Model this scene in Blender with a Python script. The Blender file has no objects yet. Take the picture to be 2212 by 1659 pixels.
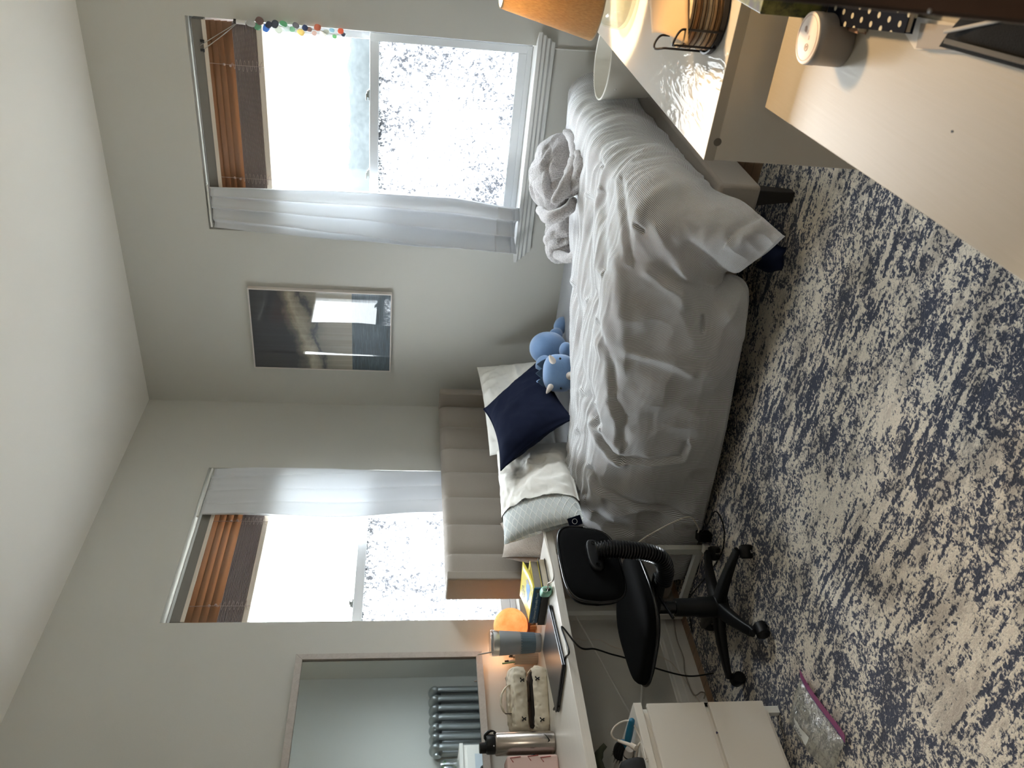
import bpy, math, random
from mathutils import Vector, Matrix, noise, Euler
random.seed(7)
R = math.radians
col = bpy.context.scene.collection

# ------------------------------------------------------------------ camera
F = 1761.12
YAW, PIT, ROL = R(55.43840755), R(-7.80822902), R(1.64915678)
H = 1.42
def cam_axes():
    sy, cy = math.sin(YAW), math.cos(YAW)
    fw = Vector((sy, cy, 0)); rt = Vector((cy, -sy, 0)); up = Vector((0, 0, 1))
    fw2 = fw*math.cos(PIT) + up*math.sin(PIT); up2 = up*math.cos(PIT) - fw*math.sin(PIT)
    rt2 = rt*math.cos(ROL) + up2*math.sin(ROL); up3 = up2*math.cos(ROL) - rt*math.sin(ROL)
    return rt2, up3, fw2
RT, UP, FW = cam_axes()
def ray(px, py):
    return RT*((829.5-py)/F) - UP*((px-1106)/F) + FW
def hz(px, py, z):
    d = ray(px, py); return d*((z-H)/d.z) + Vector((0, 0, H))
def wa(px, py, X):
    d = ray(px, py); return d*(X/d.x) + Vector((0, 0, H))
def wb(px, py, Y):
    d = ray(px, py); return d*(Y/d.y) + Vector((0, 0, H))
def vt(px, py, P):
    d = ray(px, py); t = (d.x*P[0]+d.y*P[1])/(d.x**2+d.y**2); return d*t + Vector((0, 0, H))
WX, WY, CZ = 4.33, 3.18, 2.975      # window wall with the picture, wall with the bed head, ceiling

cd = bpy.data.cameras.new('camera'); cam = bpy.data.objects.new('camera', cd); col.objects.link(cam)
cam.matrix_world = Matrix(((-UP.x, RT.x, -FW.x, 0), (-UP.y, RT.y, -FW.y, 0), (-UP.z, RT.z, -FW.z, H), (0, 0, 0, 1)))
cd.sensor_fit = 'HORIZONTAL'; cd.sensor_width = 36; cd.lens = F*36/2212
cd.clip_start = .02; cd.clip_end = 200
cd.dof.use_dof = True; cd.dof.focus_distance = 3.4; cd.dof.aperture_fstop = 9
bpy.context.scene.camera = cam

# ------------------------------------------------------------------ materials
def lin(c):
    return tuple(((x/12.92) if x <= .04045 else ((x+.055)/1.055)**2.4) for x in [v/255 for v in c])
class NT:
    def __init__(s, name):
        s.m = bpy.data.materials.new(name); s.m.use_nodes = True; s.t = s.m.node_tree
        s.b = s.t.nodes['Principled BSDF']; s.o = s.t.nodes['Material Output']
    def n(s, typ, ins=None, **kw):
        x = s.t.nodes.new(typ)
        for k, v in kw.items(): setattr(x, k, v)
        for k, v in (ins or {}).items(): s.set(x, k, v)
        return x
    def set(s, node, k, v):
        i = node.inputs[k]
        if hasattr(v, 'outputs'): s.t.links.new(v.outputs[0], i)
        elif isinstance(v, bpy.types.NodeSocket): s.t.links.new(v, i)
        else:
            if isinstance(v, tuple) and len(v) == 3 and i.type == 'RGBA': v = v+(1,)
            i.default_value = v
    def P(s, **kw):
        for k, v in kw.items(): s.set(s.b, k.replace('_', ' '), v)
    def obj(s): return s.n('ShaderNodeTexCoord').outputs['Object']
    def uv(s): return s.n('ShaderNodeTexCoord').outputs['UV']
    def map(s, v, scale, rot=(0, 0, 0), loc=(0, 0, 0)):
        return s.n('ShaderNodeMapping', {'Vector': v, 'Scale': scale, 'Rotation': rot, 'Location': loc})
    def noise(s, v, scale, detail=4, rough=.5, dist=0):
        return s.n('ShaderNodeTexNoise', {'Vector': v, 'Scale': scale, 'Detail': detail, 'Roughness': rough, 'Distortion': dist}).outputs['Fac']
    def math(s, op, a, b=0, clamp=False):
        x = s.n('ShaderNodeMath', operation=op, use_clamp=clamp); s.set(x, 0, a); s.set(x, 1, b); return x.outputs[0]
    def ramp(s, fac, stops, interp='LINEAR'):
        x = s.n('ShaderNodeValToRGB', {'Fac': fac}); r = x.color_ramp; r.interpolation = interp
        while len(r.elements) < len(stops): r.elements.new(.5)
        for e, (p, c) in zip(r.elements, stops):
            e.position = p; e.color = tuple(c)+(1,) if len(c) == 3 else c
        return x.outputs['Color']
    def mix(s, f, a, b, bt='MIX'):
        x = s.n('ShaderNodeMix', data_type='RGBA', blend_type=bt)
        s.set(x, 0, f); s.set(x, 6, a); s.set(x, 7, b); return x.outputs[2]
    def bump(s, h, strength=.3, dist=.01):
        s.set(s.b, 'Normal', s.n('ShaderNodeBump', {'Height': h, 'Strength': strength, 'Distance': dist}))
MC = {}
def mat(name, c, rough=.5, metal=0, bump=0, bscale=200, var=0, vscale=8, spec=None, coat=0, sheen=0, trans=0):
    if name in MC: return MC[name]
    t = NT(name); base = lin(c)
    t.P(Base_Color=base, Roughness=rough, Metallic=metal)
    v = t.obj()
    if var:
        d = tuple(max(0, x*(1-var)) for x in base)
        t.P(Base_Color=t.mix(t.noise(v, vscale, 5, .6), d, base))
    if bump: t.bump(t.noise(v, bscale, 3), bump, .004)
    if spec is not None: t.set(t.b, 'Specular IOR Level', spec)
    if coat: t.set(t.b, 'Coat Weight', coat); t.set(t.b, 'Coat Roughness', .03)
    if sheen: t.set(t.b, 'Sheen Weight', sheen)
    if trans:
        tr = t.n('ShaderNodeBsdfTranslucent', {'Color': base})
        mx = t.n('ShaderNodeMixShader', {'Fac': trans}); t.t.links.new(t.b.outputs[0], mx.inputs[1]); t.t.links.new(tr.outputs[0], mx.inputs[2])
        t.t.links.new(mx.outputs[0], t.o.inputs[0])
    MC[name] = t.m; return t.m

# ------------------------------------------------------------------ mesh helpers
class MB:
    def __init__(s): s.v = []; s.f = []; s.uv = None
    def add(s, vs, fs):
        o = len(s.v); s.v += [Vector(v) for v in vs]; s.f += [tuple(i+o for i in f) for f in fs]; return s
    def hexa(s, p):
        return s.add(p, [(0, 3, 2, 1), (4, 5, 6, 7), (0, 1, 5, 4), (1, 2, 6, 5), (2, 3, 7, 6), (3, 0, 4, 7)])
    def box(s, x0, x1, y0, y1, z0, z1, M=None):
        p = [Vector(q) for q in ((x0, y0, z0), (x1, y0, z0), (x1, y1, z0), (x0, y1, z0), (x0, y0, z1), (x1, y0, z1), (x1, y1, z1), (x0, y1, z1))]
        if M is not None: p = [M @ q for q in p]
        return s.hexa(p)
    def grid(s, rows, cu=False):
        n, m = len(rows), len(rows[0]); fs = []
        for i in range(n-1):
            for j in range(m if cu else m-1):
                k = (j+1) % m; fs.append((i*m+j, i*m+k, (i+1)*m+k, (i+1)*m+j))
        return s.add([p for r in rows for p in r], fs)
    def tube(s, path, r, n=10, caps=True):
        path = [Vector(p) for p in path]; rs = r if isinstance(r, (list, tuple)) else [r]*len(path)
        up = Vector((0, 0, 1)); rows = []; prev = None
        for i, p in enumerate(path):
            t = (path[min(i+1, len(path)-1)]-path[max(i-1, 0)])
            if t.length < 1e-9: t = Vector((0, 0, 1))
            t.normalize()
            if prev is None:
                a = t.cross(Vector((0, 0, 1)))
                if a.length < .1: a = t.cross(Vector((1, 0, 0)))
            else:
                a = prev - t*prev.dot(t)
            a.normalize(); prev = a; b = t.cross(a)
            rows.append([p + (a*math.cos(2*math.pi*k/n)+b*math.sin(2*math.pi*k/n))*rs[i] for k in range(n)])
        o = len(s.v); s.grid(rows, True)
        if caps:
            s.f.append(tuple(o+k for k in range(n))); L = o+(len(path)-1)*n
            s.f.append(tuple(L+k for k in reversed(range(n))))
        return s
    def lathe(s, prof, c=(0, 0, 0), n=32, M=None, cap=True):
        c = Vector(c); rows = []
        for r, z in prof:
            rows.append([(M @ Vector((r*math.cos(2*math.pi*k/n), r*math.sin(2*math.pi*k/n), z)) if M is not None else Vector((r*math.cos(2*math.pi*k/n), r*math.sin(2*math.pi*k/n), z)))+c for k in range(n)])
        o = len(s.v); s.grid(rows, True)
        if cap:
            s.f.append(tuple(o+k for k in range(n))); L = o+(len(prof)-1)*n
            s.f.append(tuple(L+k for k in reversed(range(n))))
        return s
    def ell(s, c, r, M=None, n=24, m=14, pw=1):
        c = Vector(c); rows = []
        for i in range(m+1):
            a = -math.pi/2+math.pi*i/m; row = []
            for k in range(n):
                b = 2*math.pi*k/n
                def sp(x): return math.copysign(abs(x)**pw, x)
                q = Vector((r[0]*sp(math.cos(a))*sp(math.cos(b)), r[1]*sp(math.cos(a))*sp(math.sin(b)), r[2]*sp(math.sin(a))))
                row.append((M @ q if M is not None else q)+c)
            rows.append(row)
        return s.grid(rows, True)
    def prism(s, poly, z0, z1, M=None):
        n = len(poly); a = [Vector((x, y, z0)) for x, y in poly]+[Vector((x, y, z1)) for x, y in poly]
        if M is not None: a = [M @ p for p in a]
        return s.add(a, [tuple(reversed(range(n))), tuple(range(n, 2*n))]+[(i, (i+1) % n, n+(i+1) % n, n+i) for i in range(n)])
    def build(s, name, m, parent=None, smooth=30, bevel=0, seg=2, subd=0, solid=0, world=True, recalc=True, remesh=0, disp=0):
        me = bpy.data.meshes.new(name)
        off = Vector((0, 0, 0))
        if parent is not None and world: off = root_loc(parent)
        elif parent is None:
            xs = [v.x for v in s.v]; ys = [v.y for v in s.v]; zs = [v.z for v in s.v]
            off = Vector(((min(xs)+max(xs))/2, (min(ys)+max(ys))/2, min(zs))) if not getattr(s, 'noorg', False) else off
        me.from_pydata([tuple(v-off) for v in s.v], [], s.f)
        if s.uv:
            L = me.uv_layers.new(name='uv')
            for lp in me.loops: L.data[lp.index].uv = s.uv[lp.vertex_index]
        if recalc:
            import bmesh
            bm = bmesh.new(); bm.from_mesh(me)
            bmesh.ops.recalc_face_normals(bm, faces=bm.faces); bm.to_mesh(me); bm.free()
        if smooth:
            for p in me.polygons: p.use_smooth = True
            if smooth < 180: me.set_sharp_from_angle(angle=R(smooth))
        ms = m if isinstance(m, list) else [m]
        for q in ms: me.materials.append(q)
        o = bpy.data.objects.new(name, me); col.objects.link(o)
        if parent is not None: o.parent = parent
        else: o.location = off
        if remesh:
            q = o.modifiers.new('r', 'REMESH'); q.mode = 'VOXEL'; q.voxel_size = remesh; q.use_smooth_shade = True
            q = o.modifiers.new('s', 'SMOOTH'); q.iterations = 6; q.factor = .6
        if solid:
            q = o.modifiers.new('so', 'SOLIDIFY'); q.thickness = solid; q.offset = 0
        if bevel:
            q = o.modifiers.new('b', 'BEVEL'); q.width = bevel; q.segments = seg; q.limit_method = 'ANGLE'; q.angle_limit = R(40)
        if subd:
            q = o.modifiers.new('s', 'SUBSURF'); q.levels = subd; q.render_levels = subd
        return o
def root_loc(o):
    p = Vector((0, 0, 0))
    while o is not None: p += o.location; o = o.parent
    return p
def tag(o, label, cat=None, group=None, kind=None):
    if label: o['label'] = label
    if cat: o['category'] = cat
    if group: o['group'] = group
    if kind: o['kind'] = kind
    return o
def thing(name, label, cat, loc, group=None):
    o = bpy.data.objects.new(name, None); col.objects.link(o); o.location = Vector(loc); o.empty_display_size = .05
    return tag(o, label, cat, group)
def struct(name, mb, m, **kw):
    o = mb.build(name, m, **kw); o['kind'] = 'structure'; return o
def frameM(o, x, y, z):
    x, y, z = Vector(x), Vector(y), Vector(z)
    return Matrix(((x.x, y.x, z.x, o[0]), (x.y, y.y, z.y, o[1]), (x.z, y.z, z.z, o[2]), (0, 0, 0, 1)))
def rotM(loc, rx=0, ry=0, rz=0):
    return Matrix.Translation(Vector(loc)) @ Euler((R(rx), R(ry), R(rz))).to_matrix().to_4x4()
def cat(pts, n=8):
    pts = [Vector(p) for p in pts]; out = []
    P = [pts[0]*2-pts[1]]+pts+[pts[-1]*2-pts[-2]]
    for i in range(1, len(P)-2):
        for k in range(n):
            t = k/n; a, b, c, d = P[i-1], P[i], P[i+1], P[i+2]
            out.append(.5*((2*b)+(c-a)*t+(2*a-5*b+4*c-d)*t*t+(3*b-a-3*c+d)*t**3))
    out.append(pts[-1]); return out
def text(name, body, size, M, m, parent, align='CENTER', ext=.0003):
    cu = bpy.data.curves.new(name, 'FONT'); cu.body = body; cu.size = size; cu.align_x = align; cu.align_y = 'CENTER'; cu.extrude = ext; cu.resolution_u = 2
    o = bpy.data.objects.new('tmp', cu); col.objects.link(o)
    dg = bpy.context.evaluated_depsgraph_get(); dg.update(); me = bpy.data.meshes.new_from_object(o.evaluated_get(dg))
    mb = MB(); mb.add([M @ v.co for v in me.vertices], [tuple(p.vertices) for p in me.polygons])
    bpy.data.objects.remove(o); bpy.data.curves.remove(cu); bpy.data.meshes.remove(me)
    return mb.build(name, m, parent, smooth=0, recalc=False)
def fbm(p, o=4):
    return noise.fractal(Vector(p), 1.0, 2.0, o)
def ridge(p):
    return 1-2*abs(noise.noise(Vector(p)))
def sstep(a, b, x):
    t = max(0, min(1, (x-a)/(b-a))); return t*t*(3-2*t)
def superpad(M, rx, ry, h, pw=.5, n=48, crown=.25, rings=8, shape=None):
    """cushion: rounded outline of half sizes rx, ry, thickness h, crowned on both faces"""
    mb = MB(); rows = []
    prof = [(0, -1-crown)] + [(i/rings*.86, -1-crown*(1-(i/rings)**2)) for i in range(1, rings+1)] + [(.95, -.86), (.985, -.5), (1, 0), (.985, .5), (.95, .86)] + [(i/rings*.86, 1+crown*(1-(i/rings)**2)) for i in range(rings, 0, -1)] + [(0, 1+crown)]
    for r, z in prof:
        row = []
        for k in range(n):
            b = 2*math.pi*k/n; c, s_ = math.cos(b), math.sin(b)
            x = math.copysign(abs(c)**pw, c); y = math.copysign(abs(s_)**pw, s_)
            f = shape(x, y) if shape else (1, 1)
            row.append(M @ Vector((x*rx*r*f[0], y*ry*r*f[1], z*h/2)))
        rows.append(row)
    return mb.grid(rows, True)
def pillow4(c00, c10, c11, c01, T, n=30, u0=-1., u1=1., k=.07, wr=.006, seed=0, scale=1., pw=.42):
    c = [Vector(q) for q in (c00, c10, c11, c01)]
    nrm = (c[1]-c[0]).cross(c[3]-c[0]).normalized(); cen = (c[0]+c[1]+c[2]+c[3])/4
    rows = []
    for side in (1, -1):
        rs = []
        for i in range(n+1):
            u = u0+(u1-u0)*i/n; row = []
            for j in range(n+1):
                v = -1+2*j/n
                x = u*(1-k*(1-v*v)); y = v*(1-k*(1-u*u))
                a, b = (x+1)/2, (y+1)/2
                p = c[0]*(1-a)*(1-b)+c[1]*a*(1-b)+c[2]*a*b+c[3]*(1-a)*b
                p = cen+(p-cen)*scale
                e = max(0, (1-u*u)*(1-v*v))
                t = T*e**pw
                w = wr*ridge((p.x*9+seed, p.y*9, p.z*7))*min(1, e*4) + wr*.7*fbm((p.x*14+seed, p.y*14, p.z*14))*min(1, e*6)
                row.append(p+nrm*side*(t*scale+w))
            rs.append(row)
        rows.append(rs)
    mb = MB(); mb.grid(rows[0]); mb.grid([list(reversed(r)) for r in rows[1]]); return mb
def merge(o, d=.0008):
    q = o.modifiers.new('w', 'WELD'); q.merge_threshold = d
    o.modifiers.move(len(o.modifiers)-1, 0)
    return o

# ------------------------------------------------------------------ shared materials
def wallmat(name, c, sc=40):
    t = NT(name); v = t.obj(); b = lin(c)
    t.P(Base_Color=t.mix(t.noise(v, 1.5, 3), tuple(x*.95 for x in b), b), Roughness=.75)
    t.bump(t.noise(v, sc*4, 4), .12, .003); return t.m
M_wall = wallmat('wall_paint', (201, 200, 193)); M_ceil = wallmat('ceiling_paint', (232, 229, 222))
M_trim = mat('white_trim', (222, 222, 218), .35, bump=.05, bscale=60)
M_vinyl = mat('white_vinyl', (214, 217, 220), .35)
M_white = mat('white_foil', (226, 221, 212), .45, bump=.03, bscale=300)
M_whitemetal = mat('white_metal', (222, 222, 216), .4)
M_chrome = mat('steel', (222, 222, 220), .32, 1, bump=.03, bscale=400)
M_black = mat('black_plastic', (11, 12, 13), .45, bump=.05, bscale=600, spec=.3)
M_blackgloss = mat('black_gloss', (14, 15, 17), .18)
M_blackfab = mat('black_fabric', (8, 9, 10), .95, bump=.3, bscale=700, spec=.12)
M_taupe = mat('taupe_linen', (156, 147, 137), .9, bump=.35, bscale=520, var=.14, vscale=240, sheen=.2)
M_darkwood = mat('espresso_wood', (30, 25, 22), .45, var=.3, vscale=20)
M_navy = mat('navy_velvet', (17, 23, 42), .95, bump=.15, bscale=500, spec=.1)
M_whitecord = mat('white_cord', (205, 196, 184), .55)
M_sheet = mat('grey_sheet', (158, 160, 162), .9, bump=.2, bscale=300)
M_pillow = mat('white_cotton', (226, 224, 217), .9, bump=.15, bscale=160, var=.05)

# ------------------------------------------------------------------ room shell
X0, Y0 = -1.6, -1.5
A0, A1, AZ0, AZ1 = .90, 2.00, .78, 2.49          # window opening in the wall with the picture
B0, B1, BZ0, BZ1 = 2.592, 3.688, .80, 2.487      # window opening in the wall behind the bed head
T = .16
mb = MB().box(WX, WX+T, 0, A0, 0, CZ).box(WX, WX+T, A1, WY+T, 0, CZ).box(WX, WX+T, A0, A1, 0, AZ0).box(WX, WX+T, A0, A1, AZ1, CZ)
struct('wall_right', mb, M_wall, smooth=0)
mb = MB().box(X0, B0, WY, WY+T, 0, CZ).box(B1, WX, WY, WY+T, 0, CZ).box(B0, B1, WY, WY+T, 0, BZ0).box(B0, B1, WY, WY+T, BZ1, CZ)
struct('wall_back', mb, M_wall, smooth=0)
struct('wall_front', MB().box(.80, WX+T, -T, 0, 0, CZ).box(.70, .80, Y0, 0, 0, CZ).box(X0, .80, Y0-T, Y0, 0, CZ), M_wall, smooth=0)
struct('wall_left', MB().box(X0-T, X0, Y0-T, WY+T, 0, CZ), M_wall, smooth=0)
struct('ceiling', MB().box(X0-T, WX+T, Y0-T, WY+T, CZ, CZ+.1), M_ceil, smooth=0)
t = NT('oak_planks'); v = t.obj()
br = t.n('ShaderNodeTexBrick', {'Vector': t.map(v, (1, 1, 1), (0, 0, R(90))), 'Color1': lin((136, 110, 84)), 'Color2': lin((148, 121, 94)), 'Mortar': lin((84, 66, 50)), 'Scale': 1, 'Mortar Size': .003, 'Brick Width': 1.1, 'Row Height': .09}).outputs['Color']
t.P(Base_Color=t.mix(t.math('MULTIPLY', t.noise(t.map(v, (60, 4, 4)), 1, 6, .7), .6), br, lin((108, 84, 62))), Roughness=.4)
struct('floor', MB().box(X0-T, WX+T, Y0-T, WY+T, -.1, 0), t.m, smooth=0)
def baseboard(name, a, b, along, face, sgn):
    prof = [(0, 0), (.016, 0), (.016, .085), (.012, .092), (.012, .118), (.007, .126), (.007, .134), (0, .138)]
    mb = MB(); rows = []
    for q in (a, b):
        rows.append([Vector((q, face+sgn*d, z)) if along == 'x' else Vector((face+sgn*d, q, z)) for d, z in prof])
    mb.grid(rows); return struct(name, mb, M_trim, smooth=20)
baseboard('baseboard_back', X0, WX, 'x', WY-.0005, -1)
baseboard('baseboard_right', .0, WY, 'y', WX-.0005, -1)
baseboard('baseboard_front', .8, WX, 'x', .0005, 1)
baseboard('baseboard_left', Y0, WY, 'y', X0+.0005, 1)

# sill moulding below the big window (mitred ends, stepped profile)
steps = [(.062, .788), (.062, .770), (.050, .762), (.050, .748), (.036, .738), (.036, .724), (.022, .712), (.018, .694), (0, .688)]
mb = MB(); rows = []
for d, z in [(0, .788)]+steps:
    rows.append([Vector((WX-d, A0-.005-d*1.15, z)), Vector((WX-d, A1+.05+d*1.15-.04, z))])
mb.grid(rows)
mb.add([r[0] for r in rows], [tuple(range(len(rows)))]); mb.add([r[1] for r in rows], [tuple(range(len(rows)))])
mb.box(WX-.001, WX+.10, A0+.001, A1-.001, .7805, .788)
struct('trim_1', mb, M_trim, smooth=0)
# thin cable running down the wall under the sill
p0, p1 = wa(1172, 102, WX-.006), wa(1285, 110, WX-.006)
o = MB().tube([p0, (p0+p1)/2+Vector((0, .003, 0)), p1, p1-Vector((0, 0, .45))], .004, 8).build('cable', M_trim)
tag(o, 'thin painted cable running straight down the wall below the big window sill', 'cable')

# ------------------------------------------------------------------ glass
t = NT('clear_glass'); 
tr = t.n('ShaderNodeBsdfTransparent', {'Color': (.97, .985, .98, 1)}); gl = t.n('ShaderNodeBsdfGlossy', {'Roughness': .02})
fc = t.n('ShaderNodeLayerWeight', {'Blend': .5}).outputs['Facing']; mx = t.n('ShaderNodeMixShader', {'Fac': t.math('ADD', t.math('MULTIPLY', t.math('POWER', fc, 5), .8), .03), 1: tr, 2: gl}); t.set(t.o, 0, mx); M_glass = t.m
t = NT('frosted_glass'); v = t.obj()
big = t.noise(v, 3.2, 3, .6); fine = t.noise(v, 120, 3, .7, .8); mid = t.noise(v, 46, 3, .65, .6)
a = t.math('ADD', t.math('MULTIPLY', fine, .55), t.math('MULTIPLY', mid, .45))
a = t.math('ADD', a, t.math('MULTIPLY', t.math('SUBTRACT', big, .5), .28))
msk = t.ramp(a, [(.455, (0, 0, 0)), (.53, (1, 1, 1))])
tr = t.n('ShaderNodeBsdfTransparent', {'Color': (.96, .97, .98, 1)})
tl = t.n('ShaderNodeBsdfTranslucent', {'Color': t.mix(msk, (.92, .94, .96), (.074, .077, .083))})
m1 = t.n('ShaderNodeMixShader', {'Fac': .92, 1: tr, 2: tl}); t.set(t.o, 0, m1); M_frost = t.m

# ------------------------------------------------------------------ windows
t = NT('blind_slat'); v = t.obj(); b = lin((164, 124, 92))
t.P(Base_Color=t.mix(t.noise(t.map(v, (3, 3, 120)), 3, 4), b, lin((134, 100, 76))), Roughness=.55)
tl = t.n('ShaderNodeBsdfTranslucent', {'Color': lin((168, 138, 112))}); mx = t.n('ShaderNodeMixShader', {'Fac': .30, 1: t.b, 2: tl}); t.set(t.o, 0, mx); M_slat = t.m
M_slatd = mat('blind_slat_stacked', (138, 122, 118), .6, var=.2, vscale=60)
M_head = mat('cream_rail', (214, 203, 188), .5)
mpA = lambda a, d, z: Vector((WX+d, a, z))
mpB = lambda a, d, z: Vector((a, WY+d, z))
def wbx(mb, mp, a0, a1, d0, d1, z0, z1):
    return mb.hexa([mp(a0, d0, z0), mp(a1, d0, z0), mp(a1, d1, z0), mp(a0, d1, z0), mp(a0, d0, z1), mp(a1, d0, z1), mp(a1, d1, z1), mp(a0, d1, z1)])
def window(name, mp, a0, a1, z0, z1, zr0, zr1, botz, lockpos):
    w = bpy.data.objects.new(name, None); col.objects.link(w); w.location = mp((a0+a1)/2, .1, z0); w['kind'] = 'structure'
    f = .022
    mb = MB()
    for q in ((a0, a0+f, z0, z1), (a1-f, a1, z0, z1), (a0+f, a1-f, z1-f, z1), (a0+f, a1-f, z0, z0+.03)):
        wbx(mb, mp, q[0]+.0005, q[1]-.0005, .085, .155, q[2]+.0005, q[3]-.0005)
    mb.build('outer_frame', M_vinyl, w, smooth=0, bevel=.003)
    s = .040; b0, b1 = a0+f+.002, a1-f-.002
    mb = MB()       # upper sash, set further out
    for q in ((b0, b0+s, zr0+.01, z1-f), (b1-s, b1, zr0+.01, z1-f), (b0+s, b1-s, z1-f-s, z1-f), (b0+s, b1-s, zr0, zr0+.04)):
        wbx(mb, mp, q[0], q[1], .122, .150, q[2], q[3])
    up = mb.build('upper_sash', M_vinyl, w, smooth=0, bevel=.003)
    wbx(MB(), mp, 0, 0, 0, 0, 0, 0)
    g = MB(); wbx(g, mp, b0+s-.005, b1-s+.005, .134, .138, zr0+.03, z1-f-s+.005); g.build('clear_pane', M_glass, up, smooth=0)
    mb = MB()       # lower sash, nearer the room
    for q in ((b0, b0+s, botz, zr1), (b1-s, b1, botz, zr1), (b0+s, b1-s, zr1-.048, zr1), (b0+s, b1-s, botz, botz+.05)):
        wbx(mb, mp, q[0], q[1], .090, .118, q[2], q[3])
    lo = mb.build('lower_sash', M_vinyl, w, smooth=0, bevel=.003)
    g = MB(); wbx(g, mp, b0+s-.005, b1-s+.005, .103, .107, botz+.045, zr1-.043); g.build('frosted_pane', M_frost, lo, smooth=0)
    for lp in lockpos:
        mb = MB(); wbx(mb, mp, lp-.028, lp+.028, .094, .116, zr1, zr1+.006); wbx(mb, mp, lp-.020, lp+.014, .098, .112, zr1+.006, zr1+.014); wbx(mb, mp, lp-.006, lp+.030, .099, .108, zr1+.014, zr1+.020)
        mb.build('sash_lock', mat('lock_grey', (128, 130, 126), .45), lo, smooth=0, bevel=.002)
    return w
window('window_1', mpA, A0, A1, AZ0+.009, AZ1, 1.570, 1.622, .812, (1.235, 1.665))
window('window_2', mpB, B0, B1, BZ0, BZ1, 1.570, 1.622, .830, (2.78, 3.30))
def blind(label, mp, a0, a1, zt, zsl, zst, zb, d=.045, cords=()):
    loc = mp((a0+a1)/2, d, zb)
    t = thing('wooden_blind', label, 'blind', loc, 'wooden slat blinds')
    mb = MB(); wbx(mb, mp, a0, a1, d-.025, d+.025, zt, zt+.055); wbx(mb, mp, a0, a1, d-.03, d-.026, zt-.008, zt+.055)
    mb.build('headrail', mat('headrail_grey', (122, 118, 112), .5), t, smooth=0, bevel=.002)
    mb = MB(); wbx(mb, mp, a0, a1, d-.036, d-.031, zt-.012, zt+.006); mb.build('valance_strip', M_head, t, smooth=0)
    n = 4
    for i in range(n):
        z = zt-.004-(zt-.006-zsl)*(i+.5)/n; mb = MB(); rows = []
        for q in (a0+.006, a1-.006):
            r = []
            for j in range(7):
                w = (j/6-.5)*.054; an = R(68); sag = .004*(1-(2*j/6-1)**2)
                r.append(mp(q, d+w*math.cos(an)-sag*math.sin(an), z-w*math.sin(an)-sag*math.cos(an)))
            rows.append(r)
        mb.grid(rows); mb.build('slat', M_slat, t, smooth=180, solid=.0028)
    m = 17
    for i in range(m):
        z = zsl-.004-(zsl-zst-.004)*(i+.5)/m; mb = MB()
        j = (random.random()-.5)*.003
        wbx(mb, mp, a0+.006+j, a1-.006+j, d-.026+j, d+.026+j, z-.0019, z+.0019); mb.build('slat', M_slatd, t, smooth=0)
    mb = MB(); wbx(mb, mp, a0+.004, a1-.004, d-.027, d+.027, zb, zst); mb.build('bottom_rail', M_head, t, smooth=0, bevel=.003)
    for c in cords:
        mb = MB(); mb.tube([mp(c, d-.031, zt), mp(c, d-.033, (zt+zst)/2), mp(c, d-.031, zb)], .0016, 6)
        pts = [mp(c+.03*math.sin(i*1.9)*min(1, i/6), d-.034-.004*math.cos(i*2.3), zsl+.02-(zsl-zb+.01)*i/26) for i in range(27)]
        mb.tube(cat(pts, 4), .0012, 5); mb.ell(mp(c, d-.034, zsl+.045), (.007, .007, .007)); mb.ell(mp(c+.004, d-.034, zsl+.015), (.007, .007, .007))
        mb.build('cord', mat('cord_tan', (176, 158, 150), .7), t, smooth=180)
    return t
blind('half raised wooden slat blind in the big window beside the framed picture', mpA, A0+.014, A1-.014, 2.412, 2.285, 2.166, 2.138, cords=(1.115, 1.70))
blind('half raised wooden slat blind in the window behind the bed headboard', mpB, B0+.014, B1-.014, 2.395, 2.245, 2.127, 2.100, cords=(2.70, 3.27))

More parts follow.
